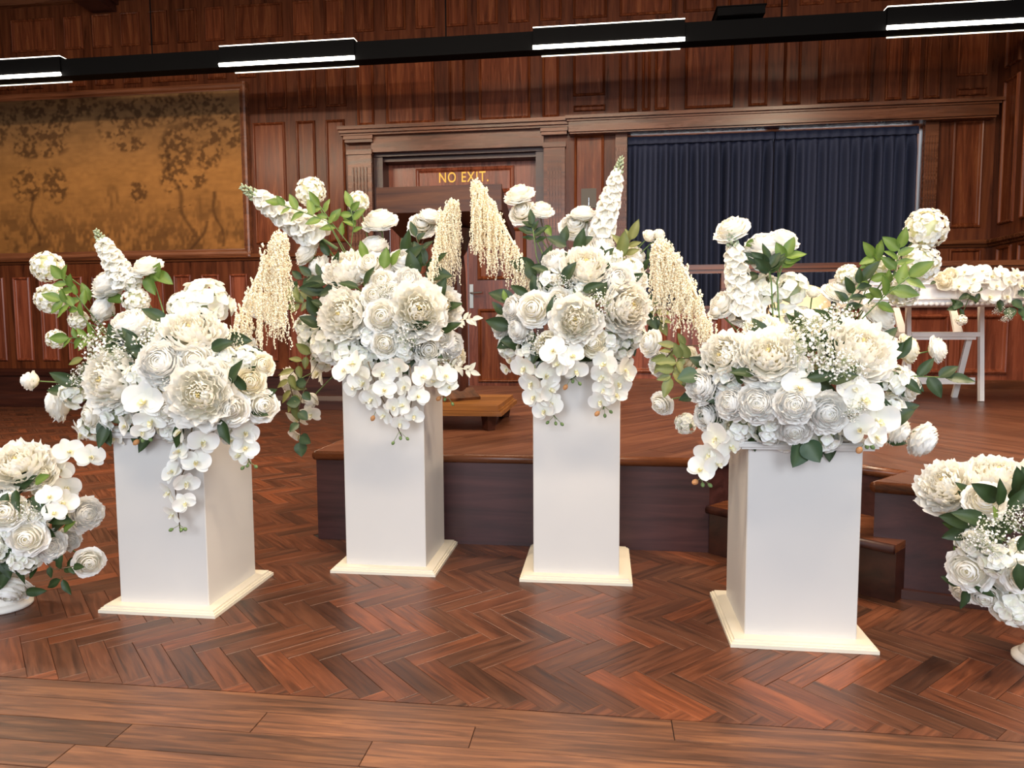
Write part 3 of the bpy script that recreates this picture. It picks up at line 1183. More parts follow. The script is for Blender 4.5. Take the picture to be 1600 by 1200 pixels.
# ---- white folding chair
fc = tag(empty('folding_chair', (2.28, 5.25, STAGE_Z)), 'white folding chair with slatted stretchers behind the white table', 'chair')
fx0, fx1 = 2.02, 2.50
for xx in (fx0 + 0.012, fx1 - 0.012):
    b = MB()
    b.bar((xx, 5.06, STAGE_Z + 0.002), (xx, 5.13, 1.17), 0.027, 0.034, (0, 1, 0))
    wbuild(b, 'front_leg', 'chair_white', fc)
for xx in (fx0 + 0.055, fx1 - 0.055):
    b = MB()
    b.bar((xx, 5.33, STAGE_Z + 0.004), (xx, 5.16, 0.80), 0.036, 0.022, (0, 1, 0))
    wbuild(b, 'rear_leg', 'chair_white', fc)
b = MB()
b.box(fx0 + 0.028, fx1 - 0.028, 5.08, 5.47, 0.805, 0.835)
b.box(fx0 + 0.04, fx1 - 0.04, 5.10, 5.45, 0.785, 0.805)
wbuild(b, 'seat', 'chair_white', fc)
b = MB()
b.box(fx0 + 0.024, fx1 - 0.024, 5.12, 5.145, 0.485, 0.53)
wbuild(b, 'stretcher', 'chair_white', fc)
b = MB()
b.box(fx0 + 0.06, fx1 - 0.06, 5.43, 5.445, 0.46, 0.495)
wbuild(b, 'stretcher', 'chair_white', fc)
for sx, xx in ((1, fx0 + 0.03), (-1, fx1 - 0.03)):
    b = MB()
    b.add([(xx, 5.30, 0.835), (xx + sx * 0.055, 5.30, 0.835), (xx + sx * 0.035, 5.46, 1.08), (xx, 5.46, 1.08),
           (xx, 5.325, 0.835), (xx + sx * 0.055, 5.325, 0.835), (xx + sx * 0.035, 5.485, 1.08), (xx, 5.485, 1.08)],
          [(0, 1, 2, 3), (7, 6, 5, 4), (0, 4, 5, 1), (1, 5, 6, 2), (2, 6, 7, 3), (3, 7, 4, 0)])
    wbuild(b, 'back_bracket', 'chair_white', fc)
b = MB()
b.box(fx0 + 0.025, fx1 - 0.025, 5.42, 5.44, 1.03, 1.15)
wbuild(b, 'backrest', 'chair_white', fc)

# ---- cream round-backed chair beside the table
q = onY(1246, 440, 5.3)
ch = tag(empty('round_back_chair', (q.x, 5.2, STAGE_Z)), 'cream upholstered chair with a rounded back left of the white table', 'chair')
b = MB()
nn = 18
P = np.zeros((nn, 7, 3))
for i in range(nn):
    a = math.pi * (i / (nn - 1)) - math.pi
    for j in range(7):
        f = j / 6
        hh = 0.62 + 0.18 * (max(0.0, math.sin(-a)) ** 0.5)
        rr = 0.235
        P[i, j] = (q.x + rr * math.cos(a), 5.30 - 0.0 + 0.20 * math.sin(-a) * 0.9, STAGE_Z + 0.42 + (hh - 0.40) * f)
b.grid(P)
P2 = P.copy()
P2[:, :, 1] -= 0.04
P2[:, :, 0] = q.x + (P2[:, :, 0] - q.x) * 0.86
b.grid(P2[::-1])
for i in range(nn - 1):
    b.add([P[i, 6], P[i + 1, 6], P2[i + 1, 6], P2[i, 6]], [(0, 1, 2, 3)])
wbuild(b, 'backrest', 'cream_fabric', ch, True)
b = MB()
b.lathe([(0.2, STAGE_Z + 0.36), (0.23, STAGE_Z + 0.38), (0.235, STAGE_Z + 0.44), (0.21, STAGE_Z + 0.47)], 28, q.x, 5.24)
wbuild(b, 'seat', 'cream_fabric', ch, True)
for sx in (-1, 1):
    for sy in (-1, 1):
        b = MB()
        b.lathe([(0.012, STAGE_Z), (0.02, STAGE_Z + 0.36)], 8, q.x + sx * 0.14, 5.24 + sy * 0.14)
        wbuild(b, 'leg', 'chair_white', ch)

# ---- pedestals
PED = [(-1.372, 2.168, 0.552, 'short white pedestal at the far left carrying flowers'), (-0.786, 2.600, 0.748, 'tall white pedestal left of the lectern base'),
       (-0.094, 2.590, 0.748, 'tall white pedestal right of the lectern base'), (0.546, 2.154, 0.552, 'short white pedestal at the right before the corner steps')]
for px_, py_, ht, lab in PED:
    ro = tag(empty('pedestal', (px_, py_, 0)), lab, 'pedestal', 'white flower pedestals')
    b = MB()
    hs_, e = 0.15, 0.0022
    oct_ = [(-hs_ + e, -hs_), (hs_ - e, -hs_), (hs_, -hs_ + e), (hs_, hs_ - e), (hs_ - e, hs_), (-hs_ + e, hs_), (-hs_, hs_ - e), (-hs_, -hs_ + e)]
    b.prism(oct_, 0.012, ht)
    b.build('shaft', 'white_paint', ro)
    b = MB()
    for h_, z0, z1 in ((0.195, 0, 0.010), (0.190, 0.010, 0.015), (0.183, 0.015, 0.021)):
        b.prism([(-h_, -h_), (h_, -h_), (h_, h_), (-h_, h_)], z0, z1)
    b.build('base_plate', 'lamplit_paint', ro)
    b = MB()
    for h_, z0, z1 in ((0.172, ht - 0.001, ht + 0.006), (0.180, ht + 0.006, ht + 0.015), (0.174, ht + 0.015, ht + 0.020)):
        b.prism([(-h_, -h_), (h_, -h_), (h_, h_), (-h_, h_)], z0, z1)
    b.build('top_plate', 'white_paint', ro)

# ================================================================== FLOWERS
WHITE = np.array((0.93, 0.922, 0.895))
BLUSH = np.array((0.905, 0.91, 0.915))
CREAM = np.array((0.90, 0.82, 0.56))
PALE = np.array((0.93, 0.90, 0.79))
YELG = np.array((0.66, 0.62, 0.24))


def cup(b, r, R, amax, n, half, rim, ruffle=0.03, curl=0.0, nu=7, nv=6, jit=0.06, c_in=CREAM, c_out=WHITE, cpow=0.8, amin=0.18, notch=0.0, jag=0.0, hs=1.0):
    """one whorl of n petals cupped round the local z axis"""
    amax, half = math.radians(amax), math.radians(half)
    ph0 = r.uniform(0, 6.28)
    U = np.linspace(-1, 1, nu)[:, None]
    V = np.linspace(0, 1, nv)[None, :]
    for k in range(n):
        Rk = R * (1 + r.normal() * jit)
        ak = amax * (1 + r.normal() * jit * 0.8)
        p0 = ph0 + 2 * math.pi * k / n + r.normal() * 0.12
        wv = 0.45 + 0.55 * np.sin(np.pi * 0.5 * np.clip(V * 1.35, 0, 1))
        a = ak * (amin + (1 - amin) * V * (1 - 0.20 * np.abs(U) ** 2.5 - notch * np.exp(-(U / 0.25) ** 2)))
        if jag:
            a = a + ak * jag * V ** 4 * r.normal(size=(nu, 1))
        ph = p0 + half * U * wv
        f1, f2 = r.uniform(2.5, 5), r.uniform(0, 6.28)
        ruf = ruffle * V ** 2.5 * (np.sin(U * f1 * 1.6 + f2) + 0.6 * np.sin(U * f1 * 3.3 + f2 * 2.0))
        rad = Rk * np.sin(a) * (1 + 0.05 * U) + ruf * R
        z = hs * Rk * (1 - np.cos(a)) + ruf * R * 0.7
        cc = curl * np.clip((V - 0.62) / 0.38, 0, 1) ** 2
        rad = rad + cc * R * 0.20
        z = z - cc * R * 0.14
        z = z + rim - hs * Rk * (1 - math.cos(ak))
        P = np.stack([rad * np.cos(ph), rad * np.sin(ph), z + 0 * ph], -1)
        t = np.clip(V ** cpow + 0 * U, 0, 1)[..., None]
        C = c_in * (1 - t) + c_out * t
        b.grid(P, C)


def calyx(b, r, R, z, col=(0.16, 0.26, 0.07)):
    for k in range(5):
        a = 2 * math.pi * k / 5 + r.uniform(0, 0.4)
        ca, sa = math.cos(a), math.sin(a)
        pts = []
        for t, w_ in ((0, 0.10), (0.4, 0.16), (0.75, 0.10), (1.0, 0.0)):
            rad = 0.08 + R * t
            zz = z - 0.10 + 0.22 * t * t
            for s_ in (-1, 1):
                pts.append((rad * ca - s_ * w_ * sa, rad * sa + s_ * w_ * ca, zz))
        b.add(pts, [(0, 1, 3, 2), (2, 3, 5, 4), (4, 5, 7, 6)], col)


def nested(rho, heights, extra=0.035):
    """cup layers whose outer faces close the gap to the next rim: (R, opening angle, rim height)"""
    out = []
    for k, (q, h_) in enumerate(zip(rho, heights)):
        R = (rho[k + 1] if k + 1 < len(rho) else q + 0.08) + extra
        out.append((R, 180 - math.degrees(math.asin(min(1, q / R))), h_))
    return out


def plug(b, rad, z, col):
    n0 = len(b.v)
    b.lathe([(rad, z - 0.25), (rad * 0.95, z - 0.06), (rad * 0.6, z), (0.01, z + 0.02)], 8)
    b.c += [tuple(col)] * (len(b.v) - n0)


def make_rose(seed, cin=CREAM, cout=WHITE):
    r = np.random.default_rng(seed)
    b = MB()
    L_ = nested([0.07, 0.17, 0.28, 0.41, 0.55, 0.70, 0.84], [0.68, 0.74, 0.75, 0.71, 0.62, 0.48, 0.30])
    for i, (R, a, rim) in enumerate(L_):
        t = i / 6
        ci = cin * (1 - t * 0.7) + PALE * t * 0.7
        cup(b, r, R, a, (2, 3, 3, 4, 4, 5, 5)[i], (130, 95, 92, 74, 72, 60, 58)[i], rim, 0.05 + 0.03 * t, 0.4 + 0.9 * t, 9, 7, 0.035, ci, cout, 0.55, hs=0.62)
    cup(b, r, 0.97, 82, 5, 56, 0.14, 0.06, 1.2, 9, 7, 0.04, PALE, cout, 0.5, hs=0.7)
    cup(b, r, 0.98, 72, 5, 52, -0.02, 0.06, 1.2, 9, 7, 0.05, PALE, cout, 0.5, hs=0.7)
    plug(b, 0.09, 0.56, cin * 0.97)
    calyx(b, r, 0.5, -0.55)
    return b.mesh('rose', 'petal', True)


def make_ranunculus(seed):
    r = np.random.default_rng(seed)
    b = MB()
    rho = [0.07, 0.15, 0.23, 0.32, 0.41, 0.50, 0.59, 0.68, 0.77, 0.86]
    L_ = nested(rho, [0.64, 0.69, 0.72, 0.73, 0.72, 0.69, 0.64, 0.57, 0.48, 0.36], 0.03)
    for i, (R, a, rim) in enumerate(L_):
        cup(b, r, R, a, (2, 3, 4, 4, 5, 5, 6, 6, 7, 7)[i], (120, 90, 72, 72, 60, 60, 50, 50, 44, 44)[i], rim, 0.06, 0.25 + 0.06 * i, 9, 6, 0.04, PALE if i < 4 else WHITE, WHITE, 0.7, hs=0.6)
    cup(b, r, 0.97, 100, 7, 40, 0.20, 0.07, 0.8, 9, 6, 0.05, WHITE, WHITE, 0.7, hs=0.7)
    cup(b, r, 0.98, 84, 6, 40, 0.02, 0.09, 1.2, 9, 6, 0.07, WHITE, WHITE, 0.7)
    cup(b, r, 0.98, 66, 5, 44, -0.20, 0.10, 1.3, 9, 6, 0.08, WHITE, WHITE, 0.7)
    plug(b, 0.09, 0.56, PALE)
    calyx(b, r, 0.5, -0.70)
    return b.mesh('ranunculus', 'petal', True)


def make_bud(seed):
    r = np.random.default_rng(seed)
    b = MB()
    for R, a, n_, h_, rim, cu in ((0.25, 150, 2, 120, 1.3, 0), (0.42, 140, 3, 90, 1.28, 0.1), (0.60, 128, 3, 85, 1.18, 0.35), (0.76, 112, 4, 66, 0.95, 0.9), (0.84, 92, 4, 60, 0.55, 1.2)):
        cup(b, r, R, a, n_, h_, rim, 0.02, cu, 8, 6, 0.03, CREAM, WHITE, 0.5)
    calyx(b, r, 0.75, 0.0)
    return b.mesh('rosebud', 'petal', True)


def make_peony(seed, core=CREAM, full=1.0):
    r = np.random.default_rng(seed)
    b = MB()
    L_ = [(1.02, 72, 7, 40, 0.10, 0.5), (0.97, 82, 8, 36, 0.26, 0.4), (0.88, 90, 8, 36, 0.40, 0.3), (0.79, 99, 9, 34, 0.51, 0.2), (0.69, 108, 9, 34, 0.59, 0.1),
          (0.57, 116, 8, 36, 0.65, 0.1), (0.45, 124, 8, 36, 0.69, 0), (0.35, 132, 7, 40, 0.70, 0), (0.26, 140, 6, 46, 0.69, 0), (0.17, 146, 4, 60, 0.66, 0)]
    for i, (R, a, n_, h_, rim, cu) in enumerate(L_):
        t = i / 9
        ci = PALE * (1 - t) + core * t
        co = WHITE * (1 - t * 0.45) + PALE * t * 0.45
        cup(b, r, R, a, n_, h_, rim, 0.065 + 0.04 * t, cu + 0.2, 13, 6, 0.085, ci, co, 0.8, 0.18, 0.08, 0.035)
    for k in range(8):
        a, q = r.uniform(0, 6.28), r.uniform(0, 0.09)
        x, y = q * math.cos(a), q * math.sin(a)
        b.tube([(x * 0.5, y * 0.5, 0.40), (x, y, 0.62)], [0.012, 0.022], 4, tuple(CREAM * np.array((1, 0.92, 0.6))))
    calyx(b, r, 0.5, -0.45)
    return b.mesh('peony', 'petal', True)


def petal_grid(b, Mx, L_, w_, cupk=0.15, bend=0.1, nu=5, nv=5, c0=WHITE, c1=WHITE, tip=0.55):
    """flat-ish petal along local +y in the frame Mx"""
    U = np.linspace(-1, 1, nu)[:, None]
    V = np.linspace(0, 1, nv)[None, :]
    prof = np.sin(np.pi * np.clip(0.12 + 0.78 * V ** 0.9, 0, 1)) ** tip
    x = U * w_ * prof
    y = L_ * (V - 0.10 * (U ** 2) * V ** 4)
    z = cupk * L_ * (U ** 2) * prof + bend * L_ * V ** 2
    P = np.stack([x + 0 * V, y + 0 * U, z], -1).reshape(-1, 3)
    P = P @ np.array(Mx.to_3x3()).T + np.array(Mx.translation)
    t = (V + 0 * U)[..., None]
    b.grid(P.reshape(nu, nv, 3), c0 * (1 - t) + c1 * t)


def floret(b, M0, size, n_, r, wide=0.5, c0=PALE, c1=WHITE, nu=3, nv=4, bend=0.15):
    a0 = r.uniform(0, 6.28)
    for k in range(n_):
        R_ = Matrix.Rotation(a0 + 2 * math.pi * k / n_, 4, 'Z') @ Matrix.Rotation(r.uniform(0.05, 0.45), 4, 'X')
        petal_grid(b, M0 @ R_, size, size * wide, 0.18, bend * r.uniform(-0.6, 1.2), nu, nv, c0, c1, 0.6)


def frame_to(p, d, roll=0.0):
    d = Vector(d).normalized()
    return Matrix.Translation(Vector(p)) @ d.to_track_quat('Z', 'Y').to_matrix().to_4x4() @ Matrix.Rotation(roll, 4, 'Z')


def fib_dirs(n_, zmin=-1.0):
    out = []
    for i in range(n_):
        z = 1 - (1 - zmin) * (i + 0.5) / n_
        a = i * 2.399963
        s_ = math.sqrt(max(0, 1 - z * z))
        out.append(Vector((s_ * math.cos(a), s_ * math.sin(a), z)))
    return out


def make_snowball(seed):
    """viburnum ball of many small florets"""
    r = np.random.default_rng(seed)
    b = MB()
    for d in fib_dirs(105, -0.85):
        dd = (d + Vector(r.normal(size=3) * 0.14)).normalized()
        floret(b, frame_to(dd * (0.80 + r.uniform(-0.08, 0.06)), dd, r.uniform(0, 6)), 0.20, 5, r, 0.55, PALE, WHITE, 3, 3, 0.25)
    b.lathe([(0.05, -0.72), (0.45, -0.5), (0.66, 0), (0.45, 0.5), (0.05, 0.7)], 12)
    b.c += [tuple(PALE * np.array((0.9, 0.95, 0.72)))] * (len(b.v) - len(b.c))
    return b.mesh('snowball', 'petal', True)


def make_hydrangea(seed, cout=WHITE):
    r = np.random.default_rng(seed)
    b = MB()
    for d in fib_dirs(30, -0.35):
        dd = (d + Vector(r.normal(size=3) * 0.22)).normalized()
        floret(b, frame_to(dd * (0.74 + r.uniform(-0.12, 0.06)), dd, r.uniform(0, 6)), 0.36, 4, r, 0.56, cout * np.array((0.97, 0.98, 0.86)), cout, 4, 4, 0.08)
    b.lathe([(0.05, -0.6), (0.4, -0.42), (0.56, 0), (0.4, 0.42), (0.05, 0.6)], 10)
    b.c += [(0.42, 0.48, 0.30)] * (len(b.v) - len(b.c))
    return b.mesh('hydrangea', 'petal', True)


def make_orchid(seed):
    r = np.random.default_rng(seed)
    b = MB()
    I = Matrix.Identity(4)
    for a in (90, 215, 325):
        R_ = Matrix.Rotation(math.radians(a - 90 + r.normal() * 4), 4, 'Z') @ Matrix.Rotation(r.uniform(-0.05, 0.2), 4, 'X')
        petal_grid(b, R_, 0.96, 0.37, 0.10, r.uniform(-0.25, 0.22), 5, 6, WHITE * np.array((0.99, 1, 0.93)), WHITE, 0.6)
    for a in (12, 168):
        R_ = Matrix.Translation((0, 0, 0.05)) @ Matrix.Rotation(math.radians(a - 90 + r.normal() * 4), 4, 'Z') @ Matrix.Rotation(r.uniform(0.02, 0.25), 4, 'X')
        petal_grid(b, R_, 1.0, 0.58, 0.10 + r.uniform(-0.12, 0.1), r.uniform(-0.16, 0.22), 6, 6, WHITE * np.array((0.99, 1, 0.93)), WHITE, 0.42)
    for a in (240, 300):
        R_ = Matrix.Translation((0, -0.05, 0.08)) @ Matrix.Rotation(math.radians(a - 90), 4, 'Z') @ Matrix.Rotation(0.9, 4, 'X')
        petal_grid(b, R_, 0.34, 0.15, 0.3, 0.3, 4, 4, YELG * 1.2, PALE, 0.6)
    R_ = Matrix.Translation((0, -0.10, 0.10)) @ Matrix.Rotation(math.radians(180), 4, 'Z') @ Matrix.Rotation(0.55, 4, 'X')
    petal_grid(b, R_, 0.46, 0.15, 0.5, 0.4, 4, 5, np.array((0.72, 0.62, 0.20)), WHITE, 0.7)
    n0 = len(b.v)
    b.lathe([(0.01, 0.02), (0.08, 0.06), (0.09, 0.16), (0.05, 0.24), (0.01, 0.27)], 8)
    b.c += [tuple(PALE)] * (len(b.v) - n0)
    return b.mesh('orchid_bloom', 'petal', True)


def make_spire(seed):
    """stock / delphinium spike along +z, length 1"""
    r = np.random.default_rng(seed)
    b = MB()
    b.tube([(0, 0, -0.25), (0, 0, 0.5), (0, 0, 0.96)], [0.018, 0.014, 0.006], 6, (0.30, 0.42, 0.20))
    n_ = 52
    for i in range(n_):
        t = i / (n_ - 1)
        z = 0.02 + 0.78 * t
        a = i * 2.4
        sz = 0.125 * (1 - 0.45 * t ** 1.5)
        rad = 0.085 * (1 - 0.5 * t)
        d = Vector((math.cos(a), math.sin(a), 0.25 + 0.3 * t))
        p = Vector((math.cos(a) * rad, math.sin(a) * rad, z))
        floret(b, frame_to(p, d, r.uniform(0, 6)), sz, 5, r, 0.55, PALE, WHITE, 3, 4, 0.12)
    for i in range(26):
        t = i / 25
        z = 0.80 + 0.20 * t
        a = i * 2.4
        rad = 0.045 * (1 - 0.8 * t)
        p = Vector((math.cos(a) * rad, math.sin(a) * rad, z))
        q = p + Vector((math.cos(a) * 0.02, math.sin(a) * 0.02, 0.045 * (1 - 0.3 * t)))
        col = (0.45, 0.52, 0.36)
        b.tube([p, (p + q) / 2, q], [0.008, 0.018 * (1 - 0.4 * t), 0.003], 5, col)
    return b.mesh('stock_spire', 'petal', True)


def make_breath(seed):
    r = np.random.default_rng(seed)
    b = MB()
    for k in range(15):
        d = Vector(r.normal(size=3))
        d.z = abs(d.z) * 0.9 + 0.25
        d.normalize()
        tip = d * r.uniform(0.55, 0.8)
        b.tube([(0, 0, -0.5), tip * 0.4, tip], [0.012, 0.009, 0.006], 3, (0.30, 0.38, 0.18))
        for q in range(11):
            e = tip + Vector(r.normal(size=3)) * 0.20
            b.tube([tip, e], [0.006, 0.004], 3, (0.36, 0.44, 0.22))
            nrm = (e.normalized() + Vector(r.normal(size=3)) * 0.5).normalized()
            floret(b, frame_to(e, nrm), 0.062, 5, r, 0.6, WHITE, WHITE, 3, 3, 0.5)
    return b.mesh('babys_breath', 'petal', True)


def make_leaf(seed, wide, c_edge, c_mid, curve=0.16):
    r = np.random.default_rng(seed)
    nu, nv = 5, 8
    U = np.linspace(-1, 1, nu)[:, None]
    V = np.linspace(0, 1, nv)[None, :]
    prof = np.sin(np.pi * V ** 0.82) ** 0.85 * (1 - 0.15 * V)
    x = U * wide * prof
    z = 0.16 * np.abs(U) * prof * wide * 2 - curve * V ** 2 + 0.02 * np.sin(V * 14) * np.abs(U)
    P = np.stack([x + 0 * V, V + 0 * U, z + 0 * U], -1)
    t = (np.abs(U) + 0 * V)[..., None]
    C = np.array(c_mid) * (1 - t) + np.array(c_edge) * t
    b = MB()
    b.grid(P, C)
    b.tube([(0, -0.18, 0.0), (0, 0.02, 0.0)], [0.012, 0.010], 4, tuple(c_mid))
    return b.mesh('leaf', 'leaf', True)


ME = {
    'P': [make_peony(s_) for s_ in (11, 12, 13, 14)],
    'R': [make_rose(s_) for s_ in (21, 22, 23, 24)],
    'C': [make_rose(s_, CREAM * np.array((1, 0.98, 0.85)), PALE) for s_ in (31, 32)],
    'N': [make_ranunculus(s_) for s_ in (41, 42, 43)],
    'B': [make_bud(s_) for s_ in (51, 52)],
    'S': [make_snowball(s_) for s_ in (61, 62)],
    'H': [make_hydrangea(s_) for s_ in (71, 72, 73)],
    'V': [make_hydrangea(s_, BLUSH) for s_ in (74, 75)],
    'D': [make_peony(s_, CREAM * np.array((1.0, 0.9, 0.62))) for s_ in (81,)],
    'O': [make_orchid(s_) for s_ in (91, 92, 93, 94, 95)],
    'K': [make_breath(s_) for s_ in (101, 102)],
    'T': [make_spire(s_) for s_ in (111, 112)],
}
PART = {'P': 'peony', 'R': 'rose', 'C': 'cream_rose', 'N': 'ranunculus', 'B': 'rosebud', 'S': 'snowball_bloom', 'H': 'hydrangea', 'V': 'hydrangea',
        'D': 'cream_dahlia', 'O': 'orchid_bloom', 'K': 'babys_breath', 'T': 'stock_spire'}
LEAF = {
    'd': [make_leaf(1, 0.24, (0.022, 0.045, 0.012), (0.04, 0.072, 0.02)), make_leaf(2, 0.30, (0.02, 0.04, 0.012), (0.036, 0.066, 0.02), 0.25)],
    'g': [make_leaf(3, 0.26, (0.115, 0.20, 0.025), (0.21, 0.29, 0.06)), make_leaf(4, 0.30, (0.085, 0.16, 0.02), (0.17, 0.25, 0.05), 0.12)],
    'o': [make_leaf(5, 0.24, (0.17, 0.18, 0.05), (0.25, 0.25, 0.08)), make_leaf(6, 0.28, (0.13, 0.16, 0.045), (0.20, 0.22, 0.07), 0.15)],
    'r': [make_leaf(7, 0.46, (0.04, 0.085, 0.04), (0.08, 0.13, 0.06), 0.1)],
    'w': [make_leaf(8, 0.26, (0.82, 0.78, 0.62), (0.84, 0.80, 0.66), 0.1)],
}
TOCAM = Vector((0.0, -1.0, 0.12)).normalized()
FV = {'L': Vector((-1, 0, 0)), 'R': Vector((1, 0, 0)), 'U': Vector((0, 0, 1)), 'D': Vector((0, 0, -1)), 'F': Vector((0, -1, 0)), 'B': Vector((0, 1, 0))}


class Arr:
    def __init__(self, name, base, centre_px, ab, D, Yc, label, zc, foam=True, group='white flower arrangements'):
        self.root = tag(empty(name, base), label, 'flower arrangement', group)
        self.base = Vector(base)
        self.cx, self.cy = centre_px
        self.a, self.b = ab
        self.D, self.Y = D, Yc
        self.C = onY(self.cx, self.cy, Yc)
        self.core = Vector((base[0], base[1], zc))
        self.r = random.Random(name + label)
        if foam:
            b = MB()
            b.lathe([(0.10, 0.0), (0.115, 0.01), (0.12, 0.06), (0.07, 0.085)], 24)
            b.build('floral_foam', 'foam', self.root)

    def surf(self, u, v, extra=0.0):
        q = ((u - self.cx) / self.a) ** 2 + ((v - self.cy) / self.b) ** 2
        dy = self.D * math.sqrt(max(0.0, 1 - q * 0.92))
        return onY(u, v, self.Y - dy - extra)

    def put(self, kind, u, v, d, face='', extra=0.0, Y=None, stem=None, k=None, squash=1.0):
        if kind in 'HV':
            extra -= 0.03
        p = onY(u, v, Y) if Y is not None else self.surf(u, v, extra)
        rad = d / 2 * depth(p) / FPX
        out = p - self.C
        f = out.normalized() * min(1.0, out.length / 0.12) + TOCAM * 1.1 + Vector((0, 0, 0.12))
        for ch_ in face:
            f = f + FV[ch_] * 0.65
        f.normalize()
        me = ME[kind][self.r.randrange(len(ME[kind])) if k is None else k % len(ME[kind])]
        o = link(PART[kind], me, self.root)
        if kind in 'KT':
            f = (out.normalized() + Vector((0, -0.3, 0.3))).normalized()
        mw = frame_to(p, f, self.r.uniform(0, 6.28) if kind != 'O' else self.r.uniform(-0.35, 0.35))
        sc = rad * 1.04
        shift = -0.30 * sc if kind in 'PRCNDB' else 0
        o.location = mw.translation + f * shift - self.base
        o.rotation_euler = mw.to_euler()
        o.scale = (sc, sc, sc * squash)
        q = ((u - self.cx) / self.a) ** 2 + ((v - self.cy) / self.b) ** 2
        if stem or (stem is None and q > 1.0 and kind not in 'OK'):
            start = Vector((0, 0, -0.35 if kind not in 'SB' else -0.7 if kind == 'S' else 0.0))
            inv = (Matrix.Translation(o.location) @ mw.to_3x3().to_4x4() @ Matrix.Diagonal((sc, sc, sc * squash, 1))).inverted()
            end_w = self.core - self.base + Vector((self.r.uniform(-0.05, 0.05), self.r.uniform(-0.05, 0.03), self.r.uniform(-0.02, 0.06)))
            end = inv @ end_w
            mid_w = (o.location * 0.6 + end_w * 0.4) + Vector((0, 0, 0.03))
            mid = inv @ mid_w
            a_ = start
            pts = []
            for i in range(7):
                t = i / 6
                c1 = a_ + Vector((0, 0, -1.2))
                pts.append((a_ * (1 - t) ** 3 + c1 * 3 * t * (1 - t) ** 2 + mid * 3 * t * t * (1 - t) + end * t ** 3))
            b = MB()
            b.tube(pts, 0.0022 / sc, 5)
            b.build('stem', 'stem' if self.r.random() < 0.8 else 'brown_stem', o, True)
        return o

    def flowers(self, table):
        for row in table:
            kind, u, v, d = row[:4]
            self.put(kind, u, v, d, row[4] if len(row) > 4 else '', row[5] if len(row) > 5 else 0.0)

    def leaf(self, kind, u, v, ang, L_, extra=0.0, Y=None, tilt=0.25):
        p = onY(u, v, Y) if Y is not None else self.surf(u, v, extra)
        l = L_ * depth(p) / FPX
        a = math.radians(ang)
        d = Vector((math.cos(a), -tilt + self.r.uniform(-0.25, 0.25), math.sin(a))).normalized()
        nrm = (TOCAM + Vector((self.r.uniform(-0.5, 0.5), 0, self.r.uniform(-0.1, 0.7)))).normalized()
        s_ = d.cross(nrm).normalized()
        n2 = s_.cross(d).normalized()
        R_ = Matrix((s_, d, n2)).transposed()
        o = link('leaf', LEAF[kind][self.r.randrange(len(LEAF[kind]))], self.root)
        o.location = p - self.base
        o.rotation_euler = R_.to_euler()
        o.scale = (l, l, l)
        return o

    def leaves(self, table):
        for row in table:
            self.leaf(*row)

    def twig(self, pts, kind, n_, L_, Ys, mat='brown_stem', r_=0.0018, start=0.25):
        """leafy twig through pixel points, leaves in pairs"""
        W3 = [onY(u, v, y) for (u, v), y in zip(pts, Ys)]
        root_pts = [self.core] + W3
        b = MB()
        b.tube([q - self.base for q in root_pts], r_, 5)
        b.build('twig', mat, self.root, True)
        for i in range(n_):
            t = start + (1 - start) * (i + 0.5) / n_
            s_ = t * (len(pts) - 1)
            k = min(int(s_), len(pts) - 2)
            f = s_ - k
            u = pts[k][0] * (1 - f) + pts[k + 1][0] * f
            v = pts[k][1] * (1 - f) + pts[k + 1][1] * f
            y = Ys[k] * (1 - f) + Ys[k + 1] * f
            base_a = math.degrees(math.atan2(-(pts[k + 1][1] - pts[k][1]), pts[k + 1][0] - pts[k][0]))
            side = 1 if i % 2 else -1
            self.leaf(kind, u, v, base_a + side * self.r.uniform(35, 75), L_ * self.r.uniform(0.6, 1.0), 0, y)
        self.leaf(kind, pts[-1][0], pts[-1][1], base_a, L_, 0, Ys[-1])

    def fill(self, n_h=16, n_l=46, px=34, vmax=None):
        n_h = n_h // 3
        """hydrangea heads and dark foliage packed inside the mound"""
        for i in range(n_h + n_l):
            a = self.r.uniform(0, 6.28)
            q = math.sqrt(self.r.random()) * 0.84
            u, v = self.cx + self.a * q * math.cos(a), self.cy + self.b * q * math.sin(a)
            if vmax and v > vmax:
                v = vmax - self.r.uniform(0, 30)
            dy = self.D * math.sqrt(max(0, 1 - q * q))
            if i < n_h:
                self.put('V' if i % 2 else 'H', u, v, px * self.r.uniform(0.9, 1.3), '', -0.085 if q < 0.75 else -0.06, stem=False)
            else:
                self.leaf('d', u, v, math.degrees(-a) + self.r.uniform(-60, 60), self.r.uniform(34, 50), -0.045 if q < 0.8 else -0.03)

    def orchid_spray(self, pts, Ys, n_, d0, d1, side=9, buds=3, orange=True, stemcol='brown_stem', down=0.35):
        W3 = [onY(u, v, y) for (u, v), y in zip(pts, Ys)]
        sp = link('orchid_spray', None, self.root) if False else None
        b = MB()
        b.tube([q - self.base for q in W3], 0.0018, 5)
        so = b.build('orchid_spray', stemcol, self.root, True)
        cum = [0]
        for i in range(len(pts) - 1):
            cum.append(cum[-1] + math.hypot(pts[i + 1][0] - pts[i][0], pts[i + 1][1] - pts[i][1]))

        def at_(t):
            s_ = t * cum[-1]
            for i in range(len(pts) - 1):
                if s_ <= cum[i + 1] or i == len(pts) - 2:
                    f = (s_ - cum[i]) / max(1e-6, cum[i + 1] - cum[i])
                    return (pts[i][0] * (1 - f) + pts[i + 1][0] * f, pts[i][1] * (1 - f) + pts[i + 1][1] * f, Ys[i] * (1 - f) + Ys[i + 1] * f)
        n_ = max(2, round(n_ * 0.78))
        d0, d1 = d0 * 1.14, d1 * 1.10
